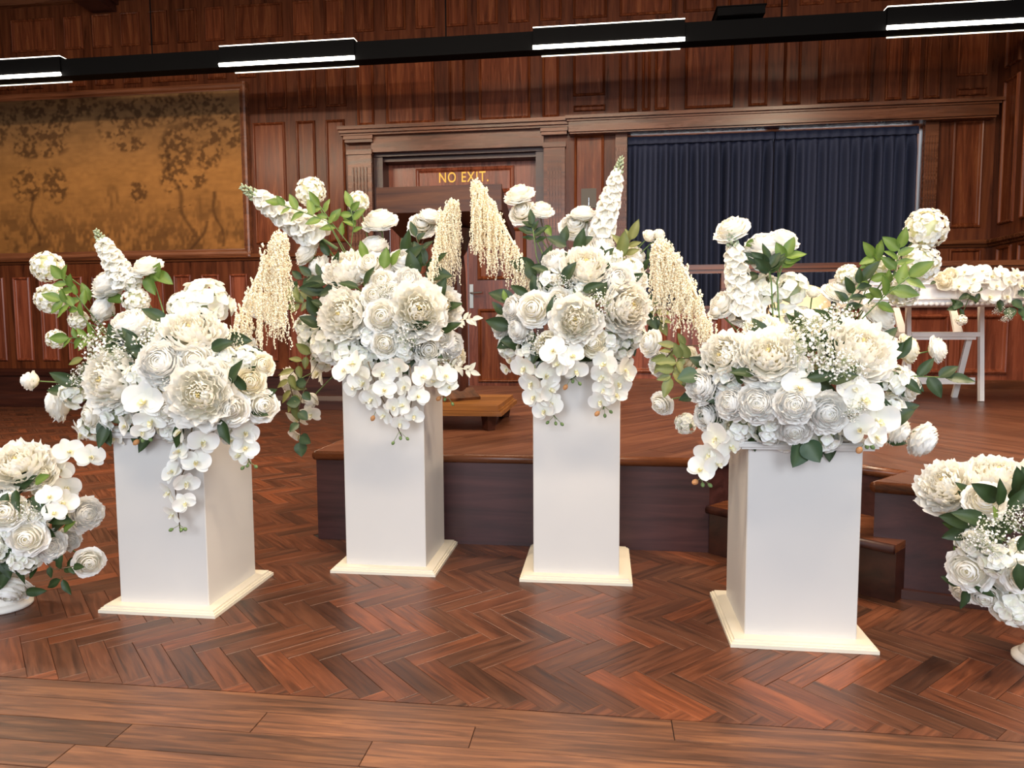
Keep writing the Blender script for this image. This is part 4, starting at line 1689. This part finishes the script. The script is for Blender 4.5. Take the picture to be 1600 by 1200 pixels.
        for i in range(n_):
            t = (i + 0.2) / n_ * 0.90
            u, v, y = at_(t)
            sd = side * (1 if i % 2 else -1) * self.r.uniform(0.7, 1.3) * (1 - 0.5 * t)
            d = d0 + (d1 - d0) * t
            p = onY(u + sd, v, y - 0.012 - 0.01 * self.r.random())
            rad = d / 2 * depth(p) / FPX
            f = (TOCAM + Vector((0.5 * sd / side * self.r.uniform(0.4, 2.2), 0, self.r.uniform(-0.7, 0.45)))).normalized()
            o = link('orchid_bloom', ME['O'][self.r.randrange(5)], so)
            o.location = p - self.base
            o.rotation_euler = frame_to((0, 0, 0), f, self.r.uniform(-0.9, 0.9)).to_euler()
            o.scale = (rad, rad, rad)
        for i in range(buds):
            u, v, y = at_(0.93)
            uu, vv = u + (i - (buds - 1) / 2) * 9 + self.r.uniform(-2, 2), v + self.r.uniform(4, 16)
            p0, p1 = onY(u, v, y), onY(uu, vv, y - 0.01)
            b = MB()
            rr = (0.0085 if (orange and i == 0) else 0.006)
            b.tube([p0 - self.base, p1 - self.base], 0.0009, 4, (0.25, 0.33, 0.14))
            d = (p1 - p0).normalized()
            ring = [p1 - self.base + d * (rr * s_) for s_ in (-0.2, 0.35, 1.1, 1.9, 2.3)]
            col = (0.62, 0.30, 0.12) if (orange and i == 0) else (0.17, 0.26, 0.09)
            b.tube(ring, [rr * 0.25, rr * 0.8, rr, rr * 0.7, rr * 0.12], 8, col)
            b.build('orchid_bud', 'leaf', so, True)

    def tassel(self, pts, Ys, lens, n_=170, spread=4):
        """arching amaranthus: stem through pixel points with beaded strands hanging from it"""
        r = np.random.default_rng(int(abs(pts[0][0] * 7 + pts[0][1])))
        W3 = [onY(u, v, y) for (u, v), y in zip(pts, Ys)]
        N = len(W3) - 1

        def cr(t):
            s_ = t * N
            i = min(int(s_), N - 1)
            f = s_ - i
            p0, p1, p2, p3 = W3[max(i - 1, 0)], W3[i], W3[i + 1], W3[min(i + 2, N)]
            return 0.5 * ((2 * p1) + (p2 - p0) * f + (2 * p0 - 5 * p1 + 4 * p2 - p3) * f * f + (3 * p1 - p0 - 3 * p2 + p3) * f ** 3)
        st = MB()
        st.tube([self.core - self.base] + [cr(t) - self.base for t in np.linspace(0, 1, 16)], 0.004, 6)
        so = st.build('amaranthus', 'tassel', self.root, True)
        b = MB()
        octf = [(0, 2, 4), (2, 1, 4), (1, 3, 4), (3, 0, 4), (2, 0, 5), (1, 2, 5), (3, 1, 5), (0, 3, 5)]
        vv, ff = [], []
        for k in range(n_):
            t = r.uniform(0.04, 1.0)
            p = cr(t) + Vector((r.normal() * 0.006, r.normal() * 0.018, r.normal() * 0.004))
            Lp = np.interp(t, [x for x, y in lens], [y for x, y in lens]) * r.uniform(0.55, 1.08)
            Lm = Lp * depth(p) / FPX
            drift = Vector((r.normal() * 0.045, r.normal() * 0.06, -1)).normalized()
            ph, am = r.uniform(0, 6.28), r.uniform(0.001, 0.004)
            m_ = max(3, int(Lm / 0.0052))
            for i in range(m_):
                q = p - self.base + drift * (i * 0.0052) + Vector((am * math.sin(i * 0.55 + ph), am * math.cos(i * 0.43 + ph), 0)) + Vector(r.normal(size=3) * 0.0014)
                s_ = 0.0034 * r.uniform(0.7, 1.4) * (1 - 0.35 * i / m_)
                n0 = len(vv)
                ax = r.normal(size=3) * 0.45
                vv += [(q.x + s_, q.y, q.z + ax[0] * s_), (q.x - s_, q.y, q.z - ax[0] * s_), (q.x, q.y + s_, q.z + ax[1] * s_), (q.x, q.y - s_, q.z),
                       (q.x + ax[2] * s_, q.y, q.z + s_ * 1.35), (q.x, q.y, q.z - s_ * 1.35)]
                ff += [tuple(n0 + x for x in f_) for f_ in octf]
        b.v, b.f = vv, ff
        tag(b.build('hanging_strands', 'tassel', so), kind='stuff')

    def spire(self, u0, v0, u1, v1, y0, y1, width_px=None):
        p0, p1 = onY(u0, v0, y0), onY(u1, v1, y1)
        L_ = (p1 - p0).length
        o = link('stock_spire', ME['T'][self.r.randrange(2)], self.root)
        o.location = p0 - self.base
        o.rotation_euler = frame_to((0, 0, 0), p1 - p0).to_euler()
        w_ = L_
        if width_px:
            w_ = width_px * depth(p0) / FPX / 0.40
        o.scale = (w_, w_, L_)
        b = MB()
        inv = (Matrix.Translation(o.location) @ o.rotation_euler.to_matrix().to_4x4() @ Matrix.Diagonal((w_, w_, L_, 1))).inverted()
        b.tube([(0, 0, -0.02), inv @ (self.core - self.base)], 0.003 / w_, 5)
        b.build('stem', 'stem', o, True)


HP1, HP2 = 0.572, 0.768
# ---------- arrangement on the far-left pedestal
A1 = Arr('flower_arrangement', (-1.372, 2.168, HP1), (280, 600), (168, 125), 0.25, 2.17, 'low white arrangement with cream tassel on the far left pedestal', HP1 + 0.08)
A1.fill(20, 44, 38, 672)
A1.flowers([
    ('P', 167, 595, 92, '', 0.02), ('P', 297, 517, 92, 'U'), ('P', 312, 617, 96, '', 0.04), ('H', 322, 476, 84, 'U'), ('H', 288, 480, 56, 'U'),
    ('N', 198, 504, 58, 'U'), ('N', 250, 566, 66, '', 0.02), ('R', 304, 563, 50), ('R', 335, 583, 48), ('R', 262, 640, 44, '', 0.02), ('N', 310, 669, 52, 'D'),
    ('R', 361, 639, 46, '', 0.03), ('R', 411, 634, 46, 'R', 0.02), ('C', 390, 597, 44), ('C', 411, 570, 34, 'R'), ('R', 141, 650, 42, '', 0.02), ('B', 50, 595, 30, 'L'),
    ('R', 84, 629, 52, 'L'), ('H', 120, 616, 50), ('N', 166, 436, 46, 'U'), ('N', 153, 480, 38, 'L'), ('R', 227, 412, 40, 'U'), ('R', 405, 475, 36, 'R'), ('R', 432, 492, 32, 'RB'),
    ('S', 75, 417, 50, 'L'), ('S', 81, 467, 50, 'L'), ('S', 88, 530, 32, 'L'), ('S', 123, 500, 32, 'L'), ('S', 213, 470, 44), ('S', 204, 438, 40),
    ('K', 165, 545, 74), ('K', 235, 528, 56), ('K', 262, 602, 36), ('K', 190, 560, 50), ('K', 130, 590, 40),
    ('O', 228, 625, 66, '', 0.03), ('O', 237, 655, 54, 'D', 0.04), ('O', 130, 674, 46, 'D'), ('O', 180, 680, 44, 'D', 0.02), ('V', 190, 645, 66), ('V', 150, 665, 50), ('H', 225, 590, 56),
    ('H', 385, 560, 46), ('H', 350, 560, 44), ('V', 270, 668, 50), ('V', 350, 665, 44), ('P', 375, 545, 50, '', -0.05)])
A1.spire(198, 445, 150, 360, 2.17, 2.16, 54)
A1.tassel([(348, 565), (372, 500), (405, 425), (430, 378), (438, 366), (444, 372)], [2.02, 2.05, 2.08, 2.10, 2.10, 2.10], [(0, 40), (0.2, 90), (0.5, 150), (0.75, 165), (0.93, 120), (1, 60)])
A1.twig([(150, 500), (120, 462), (98, 436)], 'g', 7, 30, [2.15, 2.13, 2.12], 'stem')
A1.twig([(150, 520), (118, 480), (96, 470)], 'g', 6, 30, [2.12, 2.10, 2.10], 'stem')
A1.twig([(165, 525), (140, 528), (108, 528)], 'g', 6, 30, [2.10, 2.08, 2.08], 'stem')
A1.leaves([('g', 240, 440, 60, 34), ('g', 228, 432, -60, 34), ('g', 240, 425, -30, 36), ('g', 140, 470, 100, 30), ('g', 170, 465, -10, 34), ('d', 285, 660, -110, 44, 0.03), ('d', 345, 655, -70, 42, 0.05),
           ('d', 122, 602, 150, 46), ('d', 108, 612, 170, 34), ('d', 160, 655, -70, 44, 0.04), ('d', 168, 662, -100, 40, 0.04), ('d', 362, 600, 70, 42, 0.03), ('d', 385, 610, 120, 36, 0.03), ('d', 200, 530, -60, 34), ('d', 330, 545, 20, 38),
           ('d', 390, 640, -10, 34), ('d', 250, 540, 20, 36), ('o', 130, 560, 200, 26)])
A1.orchid_spray([(300, 668), (296, 715), (274, 765), (282, 832)], [1.93, 1.95, 1.965, 1.97], 11, 46, 28, 15, 3, False)
A1.orchid_spray([(362, 660), (378, 700), (392, 725)], [2.02, 2.03, 2.05], 6, 42, 36, 14, 3, False, 'stem')
A1.orchid_spray([(205, 662), (215, 672), (226, 682)], [1.93, 1.93, 1.94], 2, 36, 30, 8, 3, True)

# ---------- tall arrangement left of the lectern
A2 = Arr('flower_arrangement', (-0.786, 2.600, HP2), (605, 490), (130, 108), 0.25, 2.60, 'tall white arrangement with slanting spire on the pedestal left of centre', HP2 + 0.08)
A2.fill(16, 50, 34, 560)
A2.flowers([
    ('P', 539, 416, 68, 'U'), ('P', 535, 491, 80, '', 0.03), ('P', 655, 484, 84, '', 0.03), ('R', 592, 339, 46, 'U'), ('N', 582, 379, 38, 'U'), ('N', 629, 405, 42, 'U'),
    ('R', 659, 349, 38, 'F'), ('R', 673, 334, 34, 'UB'), ('R', 492, 419, 42, 'L'), ('R', 475, 392, 38, 'LU'), ('B', 460, 453, 25, 'L'), ('R', 578, 412, 40), ('R', 597, 439, 36), ('N', 637, 436, 38, ''),
    ('R', 585, 461, 38), ('R', 615, 457, 34), ('R', 597, 494, 48, '', 0.02), ('R', 601, 537, 38, '', 0.04), ('R', 669, 546, 40, '', 0.02), ('N', 708, 540, 36, 'R'), ('R', 688, 527, 38),
    ('R', 508, 497, 42, 'L'), ('D', 694, 480, 62, 'R', -0.03), ('S', 486, 300, 48, 'U'), ('S', 560, 316, 36, 'U'),
    ('H', 515, 540, 66, '', 0.02), ('H', 545, 550, 56, '', 0.04), ('H', 490, 528, 50, 'L'), ('V', 580, 530, 52, '', 0.01), ('V', 632, 540, 56, '', 0.02), ('V', 570, 560, 50, '', 0.04), ('H', 650, 520, 44),
    ('K', 635, 525, 50, '', 0.03), ('K', 690, 565, 54), ('K', 602, 455, 34), ('C', 715, 560, 34, 'R'), ('H', 480, 510, 40, 'L'), ('V', 615, 560, 44, 'D', 0.03),
    ('O', 500, 580, 50, 'L', 0.02), ('R', 447, 597, 38, 'L'), ('B', 487, 623, 26, 'D'), ('H', 505, 560, 44, 'L')])
A2.spire(498, 370, 378, 292, 2.60, 2.52, 66)
A2.tassel([(668, 450), (680, 390), (694, 335), (706, 314), (714, 320)], [2.44, 2.46, 2.5, 2.52, 2.52], [(0, 30), (0.3, 90), (0.6, 135), (0.85, 110), (1, 100)], 150)
A2.twig([(560, 400), (520, 350), (500, 322)], 'g', 6, 28, [2.55, 2.52, 2.5], 'stem')
A2.twig([(535, 390), (512, 346), (470, 330), (440, 320)], 'g', 7, 28, [2.52, 2.49, 2.46, 2.45], 'stem')
A2.twig([(548, 385), (553, 350), (548, 325)], 'g', 5, 28, [2.56, 2.53, 2.52], 'stem')
A2.twig([(540, 460), (500, 465), (470, 475), (455, 470)], 'o', 9, 28, [2.52, 2.5, 2.5, 2.5])
A2.twig([(520, 440), (490, 430), (460, 440)], 'd', 6, 28, [2.55, 2.55, 2.55])
A2.twig([(520, 540), (480, 555), (450, 590), (460, 630)], 'o', 11, 30, [2.50, 2.47, 2.45, 2.45])
A2.twig([(500, 560), (478, 600), (466, 640), (470, 690)], 'r', 6, 24, [2.48, 2.45, 2.44, 2.44])
A2.flowers([('O', 465, 652, 40, 'D', 0.02), ('O', 486, 645, 36, 'R', 0.0), ('O', 467, 678, 34, 'D', 0.02), ('O', 470, 620, 30, '', 0.0)])
A2.twig([(640, 440), (660, 400), (650, 370)], 'd', 5, 26, [2.55, 2.55, 2.55])
A2.twig([(690, 500), (715, 500), (738, 498)], 'w', 9, 18, [2.50, 2.5, 2.5], 'tassel')
A2.twig([(690, 570), (712, 572), (735, 580)], 'w', 8, 18, [2.48, 2.48, 2.48], 'tassel')
A2.leaves([('d', 570, 445, 60, 34), ('d', 560, 450, 160, 32), ('d', 640, 515, 20, 40, 0.02), ('d', 690, 520, 30, 36), ('g', 600, 420, 80, 34), ('g', 612, 415, 60, 30), ('g', 572, 405, 100, 30), ('d', 597, 568, -90, 22, 0.06), ('g', 555, 355, 130, 30), ('d', 540, 352, 60, 34), ('d', 515, 400, 120, 30)])
A2.orchid_spray([(575, 565), (590, 610), (612, 650), (628, 682)], [2.33, 2.34, 2.36, 2.38], 10, 40, 26, 16, 3, False)
A2.orchid_spray([(640, 570), (645, 610), (640, 650), (630, 668)], [2.34, 2.35, 2.37, 2.38], 8, 38, 28, 14, 0, False)
A2.orchid_spray([(545, 575), (560, 600), (585, 628), (594, 640)], [2.35, 2.36, 2.37, 2.38], 6, 38, 30, 10, 2, True)
A2.orchid_spray([(680, 575), (692, 600), (698, 618)], [2.42, 2.43, 2.44], 5, 38, 30, 10, 3, True)

# ---------- tall arrangement right of the lectern
A3 = Arr('flower_arrangement', (-0.094, 2.590, HP2), (900, 485), (128, 108), 0.25, 2.59, 'tall white arrangement with upright spire on the pedestal right of centre', HP2 + 0.08)
A3.fill(16, 50, 34, 555)
A3.flowers([
    ('R', 810, 299, 40, 'U'), ('R', 816, 329, 38, 'F'), ('R', 846, 324, 34, 'RU'), ('R', 911, 330, 38, 'UB'), ('R', 898, 350, 42, 'F'), ('N', 944, 383, 40, 'R'), ('N', 863, 408, 40, 'L'),
    ('R', 996, 400, 40, 'R'), ('B', 1013, 370, 22, 'RU'), ('B', 1029, 368, 20, 'RU'), ('N', 965, 436, 50, '', 0.02), ('R', 997, 434, 42, 'R'), ('R', 833, 482, 48, '', 0.03), ('N', 800, 482, 38, 'L'), ('R', 873, 470, 38),
    ('P', 916, 414, 76, 'U', 0.02), ('P', 984, 477, 76, 'R', 0.03), ('P', 899, 500, 70, '', 0.05), ('N', 779, 510, 34, 'L'), ('N', 808, 515, 36, 'L', 0.02), ('V', 948, 530, 54, '', 0.02), ('C', 928, 536, 40, '', 0.04),
    ('C', 861, 543, 42, 'D', 0.04), ('H', 985, 522, 54), ('H', 798, 540, 46, 'L'), ('H', 826, 548, 44, '', 0.02), ('V', 970, 545, 44, 'D', 0.02), ('O', 800, 560, 30, 'LD'), ('O', 792, 575, 26, 'LD'),
    ('K', 880, 440, 36), ('K', 935, 478, 50, '', 0.02), ('K', 845, 530, 44, '', 0.02), ('H', 985, 425, 46), ('V', 860, 440, 44), ('V', 905, 455, 40), ('H', 955, 405, 40), ('V', 890, 540, 40), ('B', 865, 437, 18)])
A3.spire(938, 372, 971, 247, 2.56, 2.55, 52)
A3.tassel([(838, 448), (812, 398), (780, 340), (756, 296), (744, 285), (740, 291)], [2.46, 2.48, 2.5, 2.5, 2.5, 2.5], [(0, 28), (0.2, 70), (0.5, 110), (0.8, 125), (0.92, 100), (1, 70)], 180)
A3.twig([(852, 440), (838, 400), (832, 352)], 'd', 6, 26, [2.55, 2.53, 2.52], 'stem', 0.0018, 0.7)
A3.twig([(950, 420), (975, 400), (985, 375)], 'o', 6, 34, [2.54, 2.54, 2.54])
A3.twig([(985, 440), (1010, 420), (1030, 400)], 'd', 6, 28, [2.56, 2.58, 2.6])
A3.twig([(1000, 470), (1020, 480), (1030, 500)], 'o', 6, 28, [2.54, 2.55, 2.56])
A3.leaves([('d', 885, 385, 150, 34), ('d', 900, 385, 30, 30), ('d', 880, 380, 80, 28), ('o', 968, 400, 75, 40), ('d', 858, 425, 160, 30), ('d', 880, 440, 60, 36, 0.02), ('d', 910, 455, 20, 36, 0.02), ('d', 860, 500, 80, 40, 0.02), ('d', 865, 510, 30, 38),
           ('d', 785, 492, 120, 26), ('d', 850, 562, -100, 34, 0.03), ('d', 960, 460, 100, 36), ('d', 930, 470, 60, 34), ('d', 1015, 520, 60, 30), ('d', 1020, 540, 100, 30), ('g', 790, 470, 100, 18), ('g', 852, 352, -60, 22), ('g', 830, 345, -110, 22)])
A3.orchid_spray([(835, 570), (842, 605), (858, 640), (870, 655)], [2.36, 2.36, 2.37, 2.38], 9, 42, 34, 14, 3, False, 'stem')
A3.orchid_spray([(878, 545), (890, 575), (896, 590)], [2.30, 2.32, 2.34], 5, 42, 36, 12, 3, True, 'stem')
A3.orchid_spray([(960, 565), (955, 605), (942, 640)], [2.35, 2.36, 2.37], 9, 42, 34, 14, 3, True, 'stem')

# ---------- wide arrangement on the right pedestal
A4 = Arr('flower_arrangement', (0.546, 2.154, HP1), (1250, 600), (190, 105), 0.27, 2.15, 'wide white arrangement with snowball blooms on the right pedestal', HP1 + 0.08)
A4.fill(22, 60, 38, 678)
A4.flowers([
    ('P', 1130, 556, 76, 'L', 0.02), ('P', 1201, 553, 88, 'U', 0.02), ('P', 1343, 541, 102, 'U', 0.03), ('R', 1141, 353, 46, 'UL'), ('N', 1193, 378, 48, 'U'), ('R', 1226, 370, 42, 'UR'), ('R', 1195, 400, 38, 'FD'),
    ('R', 1126, 472, 40, 'L'), ('B', 1121, 488, 24, 'L'), ('R', 1166, 483, 46), ('R', 1190, 508, 46, 'U'), ('R', 1253, 490, 42, 'U'), ('B', 1270, 458, 22, 'U'), ('R', 1312, 452, 42, 'U'), ('S', 1325, 432, 40, 'U'),
    ('R', 1380, 490, 48, 'UR'), ('C', 1425, 543, 40, 'R'), ('R', 1470, 545, 36, 'R'), ('R', 1423, 603, 48, 'R'), ('R', 1398, 540, 30, 'R'), ('N', 1183, 630, 54, '', 0.03), ('N', 1092, 603, 46, 'L', 0.02), ('N', 1140, 630, 46, 'L', 0.02),
    ('N', 1241, 632, 52, '', 0.05), ('O', 1250, 606, 58, 'U', 0.02), ('N', 1294, 646, 56, '', 0.04), ('N', 1241, 671, 52, 'D', 0.04), ('N', 1103, 650, 44, 'L', 0.02), ('H', 1072, 662, 38, 'L'), ('R', 1012, 535, 36, 'L'), ('N', 1026, 567, 34, 'L'), ('R', 1031, 633, 32, 'D'),
    ('R', 1410, 678, 40, 'RD'), ('N', 1450, 692, 46, 'RD'), ('S', 1446, 358, 66, 'UR'), ('S', 1434, 412, 66, 'R'), ('S', 1410, 455, 52), ('S', 1372, 417, 38, 'U'),
    ('K', 1272, 540, 100, '', 0.02), ('K', 1300, 500, 70), ('K', 1318, 580, 60, '', 0.04), ('K', 1332, 640, 40, '', 0.06), ('K', 1170, 520, 40), ('K', 1258, 520, 60), ('K', 1290, 565, 70, '', 0.03),
    ('O', 1347, 622, 66, '', 0.04), ('O', 1368, 655, 68, '', 0.05), ('O', 1330, 605, 50, '', 0.02), ('H', 1388, 595, 62, 'R'), ('V', 1200, 668, 58, 'D', 0.02), ('V', 1286, 680, 58, 'D', 0.03), ('V', 1155, 665, 54, 'D', 0.02), ('V', 1140, 590, 54, 'L'),
    ('V', 1250, 576, 40), ('H', 1210, 600, 50), ('V', 1320, 668, 50), ('H', 1120, 672, 44, 'LD'), ('H', 1235, 455, 60, 'B'), ('H', 1195, 455, 56, 'B'), ('O', 1275, 498, 46, 'U'), ('O', 1225, 490, 44, 'U'), ('V', 1225, 690, 36, 'D', 0.02), ('C', 1070, 560, 34, 'L'),
    ('H', 1390, 640, 48, 'R', 0.02)])
A4.spire(1164, 492, 1141, 360, 2.14, 2.13, 64)
A4.tassel([(1112, 522), (1092, 470), (1066, 415), (1042, 384), (1030, 378), (1024, 386)], [2.02, 2.04, 2.06, 2.08, 2.08, 2.08], [(0, 30), (0.25, 75), (0.5, 125), (0.8, 130), (0.93, 90), (1, 50)], 165)
A4.twig([(1340, 505), (1375, 470), (1400, 420), (1405, 388)], 'g', 10, 34, [2.12, 2.10, 2.08, 2.08], 'stem')
A4.twig([(1330, 500), (1350, 460), (1372, 410), (1365, 402)], 'g', 8, 32, [2.12, 2.10, 2.1, 2.1], 'stem')
A4.twig([(1345, 500), (1385, 460), (1420, 432)], 'g', 5, 40, [2.10, 2.06, 2.04], 'stem')
A4.twig([(1320, 500), (1325, 470), (1345, 440)], 'd', 6, 40, [2.10, 2.08, 2.08], 'stem')
A4.twig([(1208, 505), (1205, 440), (1200, 415)], 'd', 6, 36, [2.06, 2.04, 2.04], 'stem', 0.0022, 0.72)
A4.twig([(1218, 505), (1214, 440), (1228, 400)], 'g', 5, 32, [2.06, 2.05, 2.05], 'stem', 0.0022, 0.75)
A4.twig([(1100, 560), (1060, 560), (1048, 590)], 'o', 9, 34, [2.04, 2.02, 2.0])
A4.twig([(1090, 540), (1056, 540), (1040, 560)], 'o', 7, 30, [2.08, 2.06, 2.05])
A4.twig([(1390, 600), (1430, 588), (1475, 590)], 'd', 4, 44, [2.05, 2.03, 2.02], 'stem')
A4.leaves([('r', 1092, 585, 190, 34, 0.02), ('r', 1252, 690, -110, 44, 0.05), ('r', 1258, 688, -60, 40, 0.05), ('d', 1300, 705, -10, 40, 0.02), ('d', 1298, 712, -30, 44, 0.02), ('d', 1296, 708, -110, 22, 0.02), ('d', 1380, 665, 40, 50, 0.05), ('d', 1402, 560, 60, 40), ('d', 1408, 590, -40, 38),
           ('d', 1260, 590, 10, 46, 0.03), ('d', 1290, 595, 20, 46, 0.04), ('d', 1180, 585, 170, 40, 0.02), ('d', 1225, 600, -20, 42), ('d', 1320, 600, 70, 40), ('d', 1160, 600, 120, 36), ('d', 1300, 505, 140, 40), ('g', 1165, 385, 30, 24), ('d', 1185, 430, 190, 30, 0.02), ('d', 1180, 412, 140, 30, 0.02), ('d', 1385, 690, 0, 30), ('o', 1165, 640, 60, 30)])
A4.orchid_spray([(1135, 680), (1118, 705), (1100, 735), (1095, 752)], [1.98, 1.98, 1.99, 2.0], 7, 48, 38, 14, 3, True, 'stem')
A4.orchid_spray([(1352, 668), (1360, 682), (1352, 690)], [1.90, 1.90, 1.91], 2, 46, 40, 8, 3, True, 'stem')


# ---------- footed urns with flowers on the floor
def urn(cx, cy, label):
    ro = tag(empty('footed_urn', (cx, cy, 0)), label, 'urn', 'white footed urns on the floor')
    b = MB()
    b.lathe([(0.076, 0.0), (0.080, 0.004), (0.080, 0.012), (0.074, 0.017), (0.066, 0.022)], 48)
    b.build('plinth_ring', 'urn', ro, True)
    b = MB()
    prof = [(0.066, 0.02), (0.055, 0.034), (0.034, 0.05), (0.024, 0.064), (0.024, 0.072)]
    b.lathe(prof, 64, 0, 0, [0.02, 0.03, 0.03, 0.02, 0.0])
    b.build('fluted_foot', 'urn', ro, True)
    b = MB()
    b.lathe([(0.024, 0.07), (0.05, 0.078), (0.085, 0.10), (0.108, 0.135), (0.118, 0.175), (0.122, 0.20), (0.130, 0.205), (0.130, 0.213), (0.118, 0.214), (0.11, 0.19)], 48)
    b.build('bowl', 'urn', ro, True)


UL, UR = (-1.905, 1.985), (1.160, 1.965)
urn(UL[0], UL[1], 'white footed urn on the floor at the left edge')
urn(UR[0], UR[1], 'white footed urn on the floor at the right edge')
pl = project((UL[0], UL[1], 0.25))
A5 = Arr('flower_arrangement', (UL[0], UL[1], 0.16), (5, 810), (105, 95), 0.17, UL[1], 'small white arrangement in the urn at the left edge', 0.24, False)
A5.fill(16, 30, 36, 880)
A5.flowers([('P', 27, 724, 84, 'U', 0.02), ('P', -40, 770, 80), ('N', 136, 803, 44, 'R'), ('R', 42, 842, 48, '', 0.02), ('R', 8, 800, 48, '', 0.02), ('N', 78, 854, 40, 'R'), ('N', 109, 845, 30, 'R'), ('R', 139, 880, 38, 'RF'),
            ('R', 14, 926, 50, 'D', 0.06), ('H', 40, 872, 50, '', 0.03), ('H', 22, 832, 46), ('H', 60, 800, 46), ('O', 106, 706, 44, 'R'), ('O', 140, 714, 44, 'R'), ('O', 92, 735, 42, 'R'), ('O', 102, 762, 44, 'R'), ('O', 98, 785, 44, 'R', 0.02), ('O', 86, 800, 36, '', 0.02), ('O', 78, 775, 38, '', 0.02),
            ('K', 40, 800, 44), ('R', -30, 850, 50), ('R', -50, 820, 46), ('H', -20, 890, 50), ('H', 0, 860, 44, '', 0.02), ('C', 65, 742, 34)])
A5.leaves([('d', 25, 765, -70, 36, 0.02), ('d', 12, 770, -100, 34, 0.02), ('d', 50, 775, -40, 38), ('g', 55, 755, 30, 30), ('g', 105, 815, 80, 34), ('g', 100, 830, 40, 30), ('d', 95, 905, -150, 30), ('d', 98, 905, -60, 28), ('d', 100, 890, 10, 26), ('d', 105, 885, 45, 26), ('d', 40, 925, 5, 34, 0.06), ('d', 20, 860, 200, 34), ('g', 85, 870, 60, 28), ('d', 60, 880, 240, 28)])
A5.twig([(60, 870), (85, 890), (115, 885)], 'd', 3, 26, [1.9, 1.88, 1.88])
A6 = Arr('flower_arrangement', (UR[0], UR[1], 0.16), (1588, 850), (105, 105), 0.17, UR[1], 'small white arrangement in the urn at the right edge', 0.24, False)
A6.fill(16, 36, 38, 935)
A6.flowers([('P', 1476, 756, 82, 'LU'), ('P', 1558, 740, 82, 'U'), ('P', 1630, 750, 80, 'UR'), ('R', 1539, 781, 50, '', 0.02), ('R', 1513, 892, 58, 'L', 0.03), ('R', 1538, 930, 50, 'D', 0.02), ('H', 1582, 945, 66, 'D', 0.05), ('H', 1520, 848, 52, 'L', 0.02), ('H', 1557, 876, 58, '', 0.03),
            ('R', 1600, 900, 50, '', 0.05), ('H', 1600, 860, 50), ('R', 1640, 860, 50), ('R', 1650, 920, 50), ('K', 1555, 838, 70, '', 0.03), ('K', 1525, 850, 46, '', 0.03), ('K', 1590, 810, 50, '', 0.03), ('H', 1610, 930, 50, '', 0.04), ('R', 1502, 925, 34, 'L')])
A6.leaves([('d', 1560, 790, 90, 44, 0.03), ('d', 1575, 800, 60, 50, 0.03), ('d', 1560, 780, 150, 50, 0.02), ('d', 1520, 815, 170, 50), ('d', 1515, 825, 200, 44), ('d', 1545, 815, 165, 56, 0.02), ('d', 1515, 795, 200, 30), ('g', 1500, 880, 110, 30), ('d', 1508, 918, -100, 34, 0.05), ('d', 1520, 915, -20, 34, 0.05), ('d', 1502, 912, 160, 30, 0.03),
           ('d', 1590, 880, -80, 44, 0.05), ('d', 1590, 860, 60, 44, 0.05), ('d', 1600, 780, 70, 50, 0.02), ('g', 1555, 812, 100, 24, 0.03), ('d', 1590, 770, 100, 44)])

# ---------- garland hanging over the table front
gp = onY(1540, 450, 4.44)
A7 = Arr('table_garland', (gp.x, 4.46, TZ), (1540, 445), (70, 28), 0.05, 4.44, 'orchid and eucalyptus garland draped over the front of the white table', TZ, False, None)
A7.root['category'] = 'garland'
A7.flowers([('C', 1472, 434, 20), ('C', 1484, 428, 20), ('C', 1476, 441, 20)])
for u, v, d in [(1508, 425, 28), (1522, 436, 28), (1534, 424, 26), (1500, 446, 28), (1516, 448, 28), (1548, 432, 26), (1562, 428, 28), (1574, 440, 28), (1586, 430, 26), (1546, 462, 30), (1572, 462, 28), (1594, 446, 26), (1556, 446, 26), (1606, 436, 28), (1620, 450, 28)]:
    A7.put('O', u, v, d)
A7.flowers([('S', 1502, 500, 18), ('K', 1560, 480, 22), ('K', 1572, 492, 22)])
A7.leaves([('d', 1515, 460, 200, 18), ('d', 1510, 462, -30, 20), ('r', 1500, 470, 230, 18), ('d', 1496, 480, 190, 18), ('d', 1494, 478, 130, 16), ('d', 1500, 482, -70, 16), ('r', 1580, 470, -40, 20), ('r', 1590, 460, 20, 20), ('r', 1592, 480, -60, 20), ('d', 1530, 458, 250, 18), ('r', 1578, 480, -100, 20), ('r', 1600, 470, 0, 22), ('d', 1560, 468, -80, 20), ('d', 1462, 440, 200, 10), ('r', 1596, 492, -30, 20), ('d', 1535, 450, 200, 18)])
